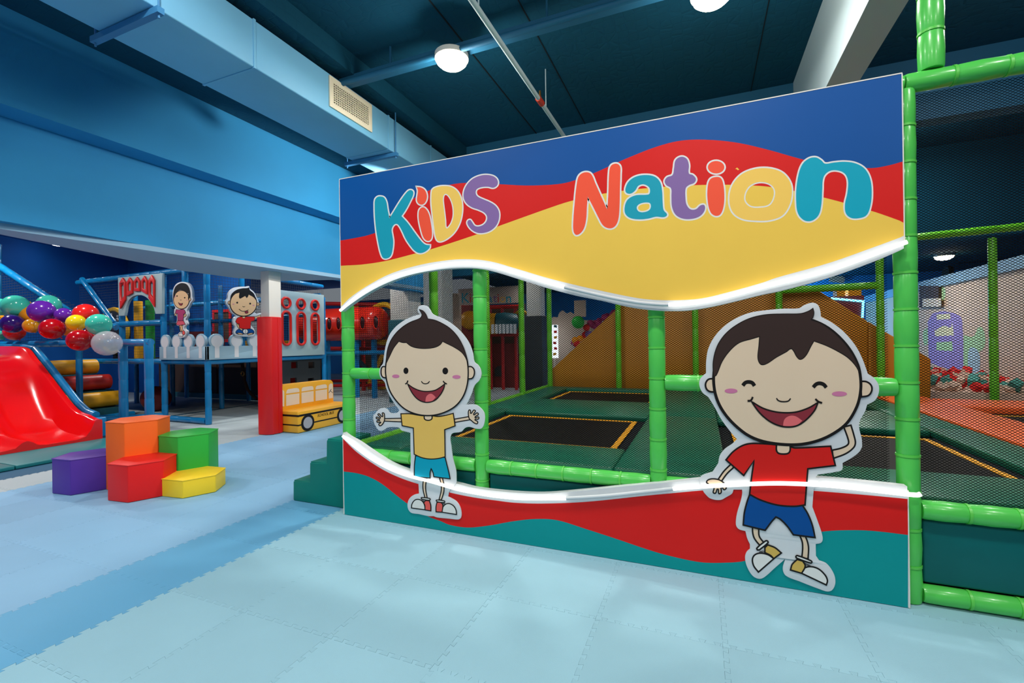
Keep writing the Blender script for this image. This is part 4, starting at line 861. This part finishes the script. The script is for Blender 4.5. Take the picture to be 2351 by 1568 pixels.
# fence boards with round-headed white posts
ff = thing('picket_fence', 'pale blue fence board with white round-headed pickets round the deck', 'fence', (XA, 5.42, 1.16))
def fence_side(P, u, n, L, h0, pl, off):
    """board along u from P with n heads"""
    u = Vector(u); step = L/n; pts = [Vector((0, 0))]; 
    base = .24; R_ = .135; hc = .33
    out = [(0, 0), (0, base)]
    for i in range(n):
        c = (i+.5)*step; a0 = math.asin(min(1, (hc-base)/R_)); s0 = math.sqrt(max(0, R_*R_-(hc-base)**2))
        m_ = 14
        for j in range(m_+1):
            a = PI+a0-(PI+2*a0)*j/m_; out.append((c+R_*math.cos(a), hc+R_*math.sin(a)))
    out += [(L, base), (L, 0)]
    P = Vector(P); W3 = lambda x, z, d=0: P+u*x+Vector((0, 0, z))+Vector(off)*d
    fb = MB().prism([W3(x, z) for x, z in out], Vector(off)*-.045).build('fence_board', 'fence', ff, bevel=.004)
    for i in range(n):
        c = (i+.5)*step; hd_ = [(c+.108*math.cos(a), hc+.108*math.sin(a)) for a in [(-62+304*j/20+0)*PI/180-PI/2+PI/2 for j in range(0)]]
        r_ = .108; a0 = math.acos(.042/r_); ol = [(c-.042, .03)]+[(c+r_*math.cos(a), hc+r_*math.sin(a)) for a in [PI+a0-(PI+2*a0)*j/20 for j in range(21)]]+[(c+.042, .03)]
        MB().face([W3(x, z, .002) for x, z in ol], (), 1 if abs(off[1]) > .5 else 0).build('picket', 'fencew', ff)
fl_x = at(366, 825, 'Y', 5.42).x
fence_side((fl_x, 5.42, 1.155), (1, 0, 0), 4, -8.04-fl_x, 0, None, (0, -1, 0))
fence_side((-8.04, 5.42, 1.155), (0, 1, 0), 4, 1.50, 0, None, (1, 0, 0))

# grey board with red rimmed windows
XG = -8.03
gb = thing('window_board', 'pale grey play board with three round and three long red rimmed windows', 'board', (XG, 7.6, 1.18))
yc = [at(x, 720, 'X', XG).y for x in (657, 691, 723)]
cz = at(690, 698, 'X', XG).z; sz0 = at(691, 793, 'X', XG).z+.12; sz1 = at(691, 716, 'X', XG).z-.12
y0, y1 = 6.93, at(744, 700, 'X', XG).y; z0 = 1.165; z1 = at(690, 671, 'X', XG).z
def oval(y, a, b, r, n=12):
    return [(XG, y+r*math.cos(t), b+r*math.sin(t)) for t in [PI*j/n for j in range(n+1)]]+[(XG, y+r*math.cos(t), a+r*math.sin(t)) for t in [PI+PI*j/n for j in range(n+1)]]
Hs = [oval(y, cz, cz+.0005, .105) for y in yc]+[oval(y, sz0, sz1, .105) for y in yc]
MB().prism([(XG, y0, z0), (XG, y1, z0), (XG, y1, z1), (XG, y0, z1)], (-.05, 0, 0), Hs).build('board', 'castle', gb, bevel=.004)
for h in Hs:
    P = [Vector(p)+Vector((.005, 0, 0)) for p in h]; P += [P[0], P[1]]
    MB().tube(P, .026, 8, cap=False, up=(1, 0, 0)).build('window_rim', 'redtrim', gb)
lbd = thing('dark_board', 'dark lower play board with small square holes under the grey board', 'board', (-8.16, 7.6, 0))
hl = []
for px, py in ((676, 838), (715, 838), (674, 875), (714, 875)):
    p = at(px, py, 'X', -8.16); hl.append([(-8.16, p.y-.085, p.z-.07), (-8.16, p.y+.085, p.z-.07), (-8.16, p.y+.085, p.z+.07), (-8.16, p.y-.085, p.z+.07)])
MB().prism([(-8.16, 6.98, .02), (-8.16, 8.15, .02), (-8.16, 8.15, 1.07), (-8.16, 6.98, 1.07)], (-.05, 0, 0), hl).build('board', 'blk', lbd)
tagbox('inner_cushion', 'red padded wall glimpsed through the dark board holes', 'cushion', 'redp', -8.7, 7.15, .02, -8.6, 7.95, 1.0)
tagbox('inner_cushion', 'yellow padded wedge glimpsed through the long windows', 'cushion', 'rolly', -9.4, 6.9, 1.14, -8.9, 8.1, 1.5)
gridnet('board_net', (-8.09, 6.98, 1.2), (0, 1.2, 0), (0, 0, 1.3), 24, 26, '', .006, 'net', gb)

# square column with red padding
cx0, cx1, cy0, cy1 = -6.45, -6.22, 5.18, 5.40
cp = thing('padded_column', 'white square column with red padded lower half', 'column', (-6.33, 5.29, 0))
MB().box(cx0+.05, cy0-.0, 1.8, cx1-.00, cy1-.0, 2.63).build('column_shaft', 'white', cp, bevel=.004)
q = .062; ox0, ox1, oy0, oy1 = -6.465, -6.185, 5.135, 5.43
oc = [(ox0, oy0+.03), (ox0+.03, oy0), (ox1-.075, oy0-.0), (ox1, oy0+.055), (ox1, oy1-.06), (ox1-.06, oy1), (ox0+.06, oy1), (ox0, oy1-.06)]
MB().prism([(x, y, .004) for x, y in oc], (0, 0, 1.84)).build('padding', 'padred', cp, bevel=.014)
MB().box(ox1-.002, (oy0+oy1)/2+.02, .01, ox1+.008, (oy0+oy1)/2+.05, 1.83).build('padding_seam', 'padred', cp, bevel=.004)

# school bus bench
XB = -5.885; by0, by1 = 5.40, 6.62
bs = thing('bus_bench', 'yellow padded bench printed as a school bus beside the red column', 'bench', (XB-.25, 6, 0))
MB().box(XB-.52, by0, .004, XB, by1, .345).build('seat_block', 'busy', bs, bevel=.018)
bkx = XB-.36
yb1 = at(765, 880, 'X', bkx).y; zb = at(649, 884, 'X', bkx).z-.0
bpz = [(bkx, by0, .34), (bkx, yb1, .34)]+[(bkx, yb1-.09+.09*math.cos(a), zb-.09+.09*math.sin(a)) for a in [PI/2*j/8 for j in range(9)]]+[(bkx, by0+.09-.09*math.cos(PI/2-a), zb-.09+.09*math.sin(PI/2-a)) for a in [-PI/2*0+PI/2*0 for j in range(0)]]+[(bkx, by0+.09-.09*math.sin(a), zb-.09+.09*math.cos(a)) for a in [PI/2*j/8 for j in range(9)]]
MB().prism(bpz, (-.16, 0, 0)).build('backrest', 'busy', bs, bevel=.015)
PBk = Plane('X', bkx+.003, 1); PBf = Plane('X', XB+.002, 1); BB = (640, 860, 160/1792)
for q in ('190,810* 192,525* 530,480* 530,750*', '585,740* 585,465* 895,420* 898,690*', '945,680* 945,415* 1240,375* 1242,630*', '1285,615* 1285,290 1310,245 1350,228 1385,250 1390,600*', '60,820* 60,400 100,395 130,420 140,450 140,820*'):
    mb = MB(); PBk.fill(mb, trace(q, BB), 1); mb.build('window_print', 'buswin', bs)
for q in ('192,490* 200,425 235,380 300,365 460,345 510,360 528,400 530,448*', '585,438* 590,370 620,330 700,315 840,295 880,310 893,350 895,390*', '945,385* 950,330 980,290 1040,275 1180,250 1225,262 1238,300 1240,345*'):
    mb = MB(); PBk.fill(mb, trace(q, BB), 1); mb.build('window_print', 'buswin', bs)
mb = MB(); PBk.stroke(mb, trace('1290,470 1352,370', BB, False), 1.1, 2, False); PBk.stroke(mb, trace('1325,415 1388,468', BB, False), 1.1, 2, False); mb.build('steering_print', 'ink', bs)
for z0_, z1_ in ((.262, .292), (.118, .138)):
    MB().box(XB-.515, by0-.0025, z0_, XB+.0025, by1-.01, z1_).build('black_stripe', 'ink', bs)
for px, py in ((706, 970), (785, 954)):
    p = at(px+.5, py, 'X', XB)
    wy = (p.y if px < 760 else p.y+.01); wz = .143
    MB().tube([(XB+.001, wy, wz), (XB+.004, wy, wz)], .133, 32).build('wheel_print', 'ink', bs); MB().tube([(XB+.0045, wy, wz), (XB+.006, wy, wz)], .092, 32).build('hub_print', 'hub', bs)
def text(body, loc, rot, size, m, parent, name, shear=0, ext=.0008, sx=1):
    cu = bpy.data.curves.new(name, 'FONT'); cu.body = body; cu.size = size; cu.shear = shear; cu.extrude = ext; cu.align_x = 'CENTER'; cu.align_y = 'CENTER'; cu.resolution_u = 3
    ob = bpy.data.objects.new(name, cu); COL.objects.link(ob); bpy.context.view_layer.update()
    me = bpy.data.meshes.new_from_object(ob.evaluated_get(bpy.context.evaluated_depsgraph_get())); COL.objects.unlink(ob); bpy.data.objects.remove(ob)
    o = bpy.data.objects.new(name, me); me.materials.clear(); me.materials.append(M[m]); COL.objects.link(o); o.parent = parent
    o.location = Vector(loc)-Vector(WOFF.get(parent.name, (0, 0, 0))); o.rotation_euler = rot; o.scale = (sx, 1, 1); return o
p = (at(727, 955.5, 'X', XB)+at(767, 946, 'X', XB))/2
text('SCHOOL BUS', (XB+.0035, p.y, p.z), (PI/2, 0, PI/2), .066, 'ink', bs, 'bus_lettering', .25, sx=.92)

# ------------------------------------------------------------------ balloon garland over the slide
BAL = [(0, 705, 24, 'b_mint', 0), (36, 703, 31, 'b_mint', 0), (0, 736, 16, 'b_org', .1), (29, 743, 26, 'b_navy', -.1), (0, 770, 13, 'b_mint', .05), (33, 762, 24, 'b_red', .12), (70, 722, 24, 'b_org', .14), (73, 748, 20, 'b_gold', .0),
       (96, 715, 31, 'b_pur', -.15), (112, 700, 28, 'b_mint', .1), (146, 724, 21, 'b_pur', -.0), (120, 755, 29, 'b_red2', -.2), (155, 755, 20, 'b_gold', .12), (197, 722, 30, 'b_red', .1), (175, 741, 23, 'b_yel', -.12), (227, 745, 30, 'b_mint', -.1),
       (183, 781, 30, 'b_red2', -.2), (210, 772, 24, 'b_red2', .1), (246, 788, 35, 'b_clear', -.08), (65, 700, 10, 'b_gold', .2), (55, 733, 16, 'b_mint', .2), (100, 738, 12, 'b_mint', .2)]
for nm, c in (('b_mint', (72, 206, 178)), ('b_org', (250, 160, 24)), ('b_navy', (52, 20, 120)), ('b_red', (234, 36, 28)), ('b_red2', (190, 8, 16)), ('b_gold', (222, 150, 16)), ('b_pur', (104, 40, 168)), ('b_yel', (250, 218, 20))):
    M[nm] = mat('balloon_'+nm[2:], c, .16, .5, coat=.3)
M['b_clear'] = mat('clear_balloon', (226, 228, 232), .08, .5, alpha=.42, coat=.5)
names = dict(b_mint='mint green', b_org='orange', b_navy='dark violet', b_red='bright red', b_red2='deep red', b_gold='amber', b_pur='purple', b_yel='yellow', b_clear='clear see-through')
where = ['cut by the left photo edge, top row', 'the largest at the left of the garland', 'at the left photo edge, below the mint one', 'under the big mint one', 'at the left photo edge, lowest', 'resting on the blue rail at far left', 'behind the large purple one',
         'below the large purple one, on its left', 'large, above the deep red one', 'behind the large purple one, top', 'smaller, right of the large purple one', 'in the middle of the garland', 'tucked right of the middle deep red one', 'at the top right of the garland', 'in front of the bright red one',
         'at the right end of the garland', 'low at the right, in front of the rail', 'half hidden behind the low deep red one', 'lowest at the right end of the garland', 'a sliver between the mint and purple ones', 'a glimpse behind the orange one', 'a glimpse under the purple one']
for i, (px, py, hr, m, dy) in enumerate(BAL):
    Yb = 4.16+dy; c = at(px, py, 'Y', Yb); dep = (c-CAM).dot(_f); r_ = hr*.93*dep/FPX*(.87)
    b_ = MB().ball(c, r_, 24, 14, (1, 1, 1.0)).build('balloon', m); tag(b_, f'{names[m]} balloon {where[i]}', 'balloon', 'balloons of the garland')
    v = Vector((random.uniform(-1, 1), .6, random.uniform(-1, .3))).normalized()
    MB().tube([c+v*r_*.985, c+v*(r_+.018), c+v*(r_+.03)], [.006, .008, .014], 8).build('knot', m, b_)
gp = [at(px, py, 'Y', 4.16+dy) for px, py, hr, m, dy in sorted(BAL)]
tag(MB().tube([at(-15, 750, 'Y', 4.2)]+gp+[at(262, 770, 'Y', 4.42)], .006, 6).build('garland_string', 'white'), 'thin string running through the balloon garland over the slide', 'string')

# ------------------------------------------------------------------ play area far behind, seen past and through the net
# red tube
YT = 9.6; ta = at(745, 747, 'Y', YT); tb_ = at(880, 747, 'Y', YT); tr_ = .365
tt = thing('tube_slide', 'glossy red crawl tube with oval ports behind the bus bench', 'tube', (ta.x, YT, ta.z))
zc = (at(745, 712, 'Y', YT).z+at(745, 780, 'Y', YT).z)/2; tr_ = (at(745, 712, 'Y', YT).z-at(745, 780, 'Y', YT).z)/2*1.08
L_ = tb_.x-ta.x
MB().tube([(ta.x-.6, YT, zc), (tb_.x-.28, YT, zc), (tb_.x-.12, YT, zc), (tb_.x-.03, YT, zc), (tb_.x, YT, zc)], [tr_, tr_, tr_*.93, tr_*.75, tr_*.5], 32).build('tube_body', 'tube', tt)
for px in (756, 777, 800, 832, 863):
    p = at(px, 750, 'Y', YT-tr_); pr_ = trace('-1,0 0,1', (0, 0, 1), False)
    MB().ball((p.x, YT-tr_*.93, zc), .001, 16, 8, (75, 60, 170)).build('port', 'port', tt); MB().ring((p.x, YT-tr_*.985, zc), .085, .014, 'y', 24, 6, 1.9).build('port_rim', 'tube', tt)
MB().ring((tb_.x-.2, YT+.25, zc), tr_+.06, .07, 'y').build('flange', 'flange', tt)
for x in (ta.x+.1, (ta.x+tb_.x)/2+.1, tb_.x-.3): MB().box(x-.05, YT-.05, 0, x+.05, YT+.05, zc-tr_+.02).build('support', 'bframe', tt)
# teal net, blue rail, red frame around it
rf = thing('red_play_structure', 'red padded play frame behind the tube at the back of the hall', 'play structure', (-8, 11, 0))
def rp_(n, a, b, r=.06, m='rframe'): return MB().tube([a, b], r, 10).build(n, m, rf)
pz = lambda x, y, Y: at(x, y, 'Y', Y)
rp_('rail', pz(745, 697, 10.6), pz(900, 700, 10.6)); rp_('rail', pz(745, 812, 9.4), pz(905, 808, 9.4), .055, 'bframe'); rp_('rail', pz(745, 800, 10.6), pz(905, 802, 10.6))
rp_('rail', pz(745, 886, 11.2), pz(905, 884, 11.2), .05); rp_('rail', pz(745, 875, 11.8), pz(905, 873, 11.8), .05)
for px in (815, 835, 752, 905): p = pz(px, 880, 11.0); rp_('post', (p.x, 11.0, 0), (p.x, 11.0, 2.45), .06)
gridnet('teal_net', (-9.6, 10.2, 1.5), (3.6, 0, 0), (0, 0, .9), 50, 16, '', .02, 'tealpad', rf)
MB().box(-10.5, 12.2, 0, -6.2, 12.3, 1.2).build('back_panel', 'brown', rf); MB().box(-10.5, 12.3, 1.3, -6.2, 12.4, 2.5).build('back_panel', 'maroon', rf)
for i, (a, b, m) in enumerate((((826, 830), (852, 858), 'tealpad'), ((850, 875), (878, 815), 'rolly'))):
    tag(MB().tube([pz(*a, 10.4), pz(*b, 10.4)], .06, 10).build('play_roller', m), ['dark teal slanted foam bar seen through the net', 'yellow slanted foam bar seen through the net'][i], 'foam bar')
for i, y in enumerate((881, 889)): p = pz(870, y, 11.4); tag(MB().box(p.x-.35, 11.3, max(.005, p.z-.05), p.x+.25, 11.5, max(.005, p.z-.05)+.12).build('foam_bar', 'rolly'), ['yellow foam bar lying on the far floor, the farther of two', 'yellow foam bar lying on the far floor, the nearer of two'][i], 'foam bar')
for i, px in enumerate((800, 815, 838, 858)):
    p = pz(px, 690, 11.5); MB().box(p.x-.12, 11.45, 2.35, p.x+.1, 11.55, 2.62).build('flag_board', ['rframe', 'rolly', 'tealpad', 'rframe'][i], rf)
# white columns with padded feet
def column(px0, px1, ytop, ypad, Y, label, pm='tealpad', xt=.04, top=None):
    a = at(px0, ytop, 'Y', Y); b = at(px1, ytop, 'Y', Y); zp = at(px0, ypad, 'Y', Y).z; t = thing('column', label, 'column', ((a.x+b.x)/2, Y, 0))
    w_ = b.x-a.x; MB().box(a.x, Y, zp-.05, b.x, Y+w_, top or a.z).build('column_shaft', 'white', t, bevel=.01)
    MB().box(a.x-xt, Y-xt, .0, b.x+xt, Y+w_+xt, zp).build('column_padding', pm, t, bevel=.02)
column(895, 937, 652, 735, 9.0, 'white column with teal padding behind the smiling boy', top=3.25)
column(971, 1014, 640, 760, 7.9, 'white column half hidden by a green post', top=4.6)
column(1208, 1240, 660, 726, 10.0, 'white column with charcoal padding seen through the net', 'darkpad', top=3.25)
# teal board with yellow framed window
pb = pz(940, 720, 10.2); tbp = thing('teal_board', 'teal board with small yellow framed window left of the boy head', 'board', tuple(pb))
q0, q1 = pz(938, 695, 10.2), pz(985, 790, 10.2); MB().box(q0.x, 10.2, q1.z, q1.x, 10.25, q0.z).build('board', 'tealpad', tbp)
w0, w1 = pz(945, 712, 10.19), pz(962, 728, 10.19); MB().prism([(w0.x, 10.19, w0.z), (w1.x, 10.19, w0.z), (w1.x, 10.19, w1.z), (w0.x, 10.19, w1.z)], (0, -.03, 0), [[(w0.x+.04, 10.19, w0.z-.04), (w1.x-.04, 10.19, w0.z-.04), (w1.x-.04, 10.19, w1.z+.04), (w0.x+.04, 10.19, w1.z+.04)]]).build('window_rim', 'flange', tbp)
# castle towers
for i, (a, b, y) in enumerate(((1014, 1034, 664), (1035, 1054, 674))):
    p, q = pz(a, y, 11+i*.4), pz(b, y, 11+i*.4); ct = thing('castle_tower', ['pale castle tower cut-out right of the green post', 'second, shorter pale castle tower with battlements'][i], 'board', (p.x, 11+i*.4, 0))
    w_ = q.x-p.x; MB().box(p.x, 11+i*.4, 0, q.x, 11.12+i*.4, p.z-.1).build('tower_wall', 'towr', ct)
    for j in range(3): MB().box(p.x+w_*j*.36, 11+i*.4, p.z-.1, p.x+w_*(j*.36+.24), 11.12+i*.4, p.z).build('battlement', 'towr', ct)
# small far sign with the hall's name
YS = 13; s0, s1 = pz(1052, 664, YS), pz(1192, 705, YS); zb_ = pz(1052, 702, YS).z
fs = thing('far_sign', 'far pale sign board reading Kids Nation seen through the net', 'sign', (s0.x, YS, zb_))
MB().box(s0.x, YS, zb_, s1.x, YS+.08, s0.z).build('sign_board', 'sign2', fs, bevel=.01)
for ch_, px, m, s_ in (('K', 1068, 'shortt', .46), ('i', 1080, 'shirtr', .42), ('d', 1089, 'shirty', .42), ('s', 1099, 'lpur', .42), ('N', 1113, 'lcoral', .44), ('a', 1125, 'shortt', .38), ('t', 1137, 'lpur', .4), ('i', 1144, 'shirtr', .4), ('o', 1154, 'shirty', .38), ('n', 1168, 'shortt', .42)):
    p = pz(px, 684, YS); text(ch_, (p.x, YS-.004, p.z-.02), (PI/2, 0, 0), s_, m, fs, 'sign_letter')
# far red play frame, tubes, picket fence, door panel
rb = thing('red_climbing_structure', 'far red climbing structure with yellow and teal crawl tube', 'play structure', (-6, 12.5, 0))
def rq(n, a, b, r=.06, m='rframe'): return MB().tube([a, b], r, 10).build(n, m, rb)
Yq = 12.4
for px in (1066, 1105, 1126, 1154, 1184): p = pz(px, 760, Yq); rq('post', (p.x, Yq, 0), (p.x, Yq, pz(px, 705, Yq).z), .05)
rq('rail', pz(1052, 722, Yq), pz(1100, 725, Yq)); rq('rail', pz(1052, 768, Yq), pz(1192, 768, Yq)); rq('rail', pz(1052, 706, Yq), pz(1192, 704, Yq))
MB().box(pz(1050, 800, 12.9).x, 12.9, .0, pz(1200, 800, 12.9).x, 13.0, 1.35).build('base_panel', 'maroon', rb); MB().box(pz(1050, 800, 12.8).x, 13.0, 1.35, pz(1200, 800, 12.8).x, 13.1, 2.55).build('back_panel', 'brown', rb)
tz = pz(1135, 743, Yq-.4).z; x0 = pz(1112, 743, Yq-.4).x
MB().tube([(x0-.1, Yq-.4, tz), (x0+.1, Yq-.4, tz), (x0+.38, Yq-.35, tz), (x0+.40, Yq-.35, tz)], [.2, .3, .3, .25], 24).build('tube_yellow', 'rolly', rb)
MB().tube([(x0+.40, Yq-.35, tz), (x0+.62, Yq-.3, tz+.02), (x0+.82, Yq-.1, tz)], [.3, .3, .28], 24).build('tube_teal', 'tealpad', rb); MB().ring((x0+.98, Yq, tz), .34, .05, 'y').build('tube_flange', 'flange', rb)
p = pz(1078, 735, Yq-.3); MB().ball(p, .28, 20, 10).build('tube_end', 'rolly', rb)
for i in range(7): p = pz(1131+i*8.5, 766, Yq-.9); MB().box(p.x-.04, Yq-.9, p.z, p.x+.04, Yq-.88, p.z+.26).build('picket', 'fencew', rb)
ax, bx = pz(1137, 890, 12.88), pz(1160, 890, 12.88); dz = pz(1150, 838, 12.88).z; mz = .35
MB().prism([(ax.x, 12.88, mz), (bx.x, 12.88, mz), (bx.x, 12.88, dz)]+[(ax.x+(bx.x-ax.x)*(1-math.sin(a)), 12.88, mz+(dz-mz)*(.55+.45*math.cos(a))) for a in [PI/2*j/6 for j in range(7)]], (0, -.03, 0)).build('arched_door', 'darkpad', rb)
# lit screens, battlement wall, balloons at the back
for i, (a, b, c, d) in enumerate(((1243, 1261, 748, 815), (1263, 1281, 746, 822))):
    Yc = 14; p, q = pz(a, c, Yc), pz(b, d, Yc); s_ = thing('lit_screen', ['bright white lit poster screen, the left of two at the back', 'bright white lit poster screen, the right of two at the back'][i], 'screen', (p.x, Yc, 0))
    MB().box(p.x, Yc, q.z, q.x, Yc+.06, p.z).build('screen_face', 'screen', s_); MB().box(p.x+.1, Yc+.01, 0, q.x-.1, Yc+.05, q.z).build('screen_stand', 'white', s_)
    for j in range(6):
        xx = random.uniform(p.x+.08, q.x-.12); zz = q.z+(p.z-q.z)*(j+.5)/6
        MB().box(xx, Yc-.006, zz, xx+.1, Yc, zz+.08).build('poster_mark', random.choice(['cred', 'rolly', 'tealpad', 'cred']), s_)
bw = thing('castle_wall', 'pale castle wall cut-out with battlements behind the mustard wall', 'board', (-3, 14.5, 0))
pts = [pz(x, y, 14.5) for x, y in ((1238, 900), (1238, 735), (1252, 725), (1262, 733), (1272, 727), (1280, 729), (1284, 718), (1292, 712), (1300, 720), (1310, 716), (1320, 723), (1335, 735), (1500, 735), (1500, 900))]
for p in pts[:1]+pts[-1:]: p.z = 0
MB().prism(pts, (0, .1, 0)).build('wall_board', 'towr', bw)
p, q = pz(1318, 690, 14), pz(1345, 727, 14); tag(MB().box(p.x, 14, q.z, q.x, 14.05, p.z).build('wall_picture', 'towr'), 'small pale picture high on the blue back wall', 'picture')
gc = pz(1327, 740, 13.4); tag(MB().ball(gc, .19, 20, 12).build('balloon', 'bgr'), 'round green balloon at the end of the far balloon arch', 'balloon')
ORD = 'first second third fourth fifth sixth seventh eighth ninth tenth eleventh twelfth thirteenth fourteenth fifteenth sixteenth seventeenth eighteenth nineteenth twentieth'.split(); ORD += ['twenty-'+a for a in ORD[:6]]; arch = []
for i in range(26):
    t = i/25; px = 1318+t*92+random.uniform(-5, 5); py = 790-t*66+random.uniform(-12, 12)-18*math.sin(t*PI)*.4
    m = 'magenta' if t > .4 else random.choice(['lpur', 'cred', 'b_org', 'magenta']); c = pz(px, py, 13.6+random.uniform(0, .3))
    tag(MB().ball(c, .105, 12, 8).build('balloon', m), f'small balloon behind the net, {ORD[i]} up the far balloon arch from its low end', 'balloon', 'balloons of the far arch'); arch.append(c)
tag(MB().tube([pz(1310, 800, 13.7)]+arch+[pz(1420, 715, 13.7)], .012, 6).build('arch_string', 'white'), 'thin string holding the far balloon arch together', 'string')
# counter and machines at the far right: purple machine with cyan led edge, yellow boxes
am = thing('arcade_machine', 'dark purple machine edged with cyan led light beyond the mustard wall', 'machine', tuple(pz(1940, 800, 11.2)))
p, q = pz(1902, 680, 11.2), pz(1984, 690, 11.2); MB().box(p.x, 11.2, 0, q.x, 12.0, pz(1984, 678, 11.2).z).build('cabinet', 'mpurd', am) if 'mpurd' in M else MB().box(p.x, 11.2, 0, q.x, 12.0, pz(1984, 678, 11.2).z).build('cabinet', 'maroon', am)
MB().tube([pz(1908, 685, 11.17), pz(1984, 692, 11.17)], .02, 8).build('led_edge', 'cyan', am); MB().tube([pz(1982, 692, 11.17), pz(1980, 730, 11.17)], .02, 8).build('led_edge', 'cyan', am)
for i, (a, b) in enumerate(((1921, 1940), (1948, 1978))):
    zt_ = pz(1984, 678, 11.2).z; p, q = pz(a, 663, 11.4), pz(b, 674, 11.4)
    tag(MB().box(p.x, 11.4, zt_+.002, q.x, 11.7, max(p.z, zt_+.1)).build('yellow_box', 'bye'), ['small yellow box on top of the machine', 'wider yellow box on the right of the machine top'][i], 'box')
p, q = pz(1905, 628, 15), pz(1938, 648, 15); tag(MB().prism([pz(x, y, 16.9) for x, y in ((1908, 632), (1925, 628), (1940, 638), (1938, 650), (1903, 646))], (0, .05, 0)).build('wall_emblem', 'towr'), 'pale cloud shaped board on the bright blue back wall', 'board')
l = bpy.data.lights.new('cyan_glow', 'POINT'); l.energy = 180; l.color = (.2, .65, 1); l.shadow_soft_size = .3
o = bpy.data.objects.new('cyan_glow', l); o.location = (2.3, 16.3, 2.3); COL.objects.link(o)
sp_ = tag(MB().tube([pz(2170, 628, 15.5), pz(2182, 628, 15.5)], .2, 16).build('wall_speaker', 'blk'), 'dark round speaker on the blue wall above the mural', 'speaker')
for o in list(TILES.values()):
    if o.location.z < -4: bpy.data.objects.remove(o)
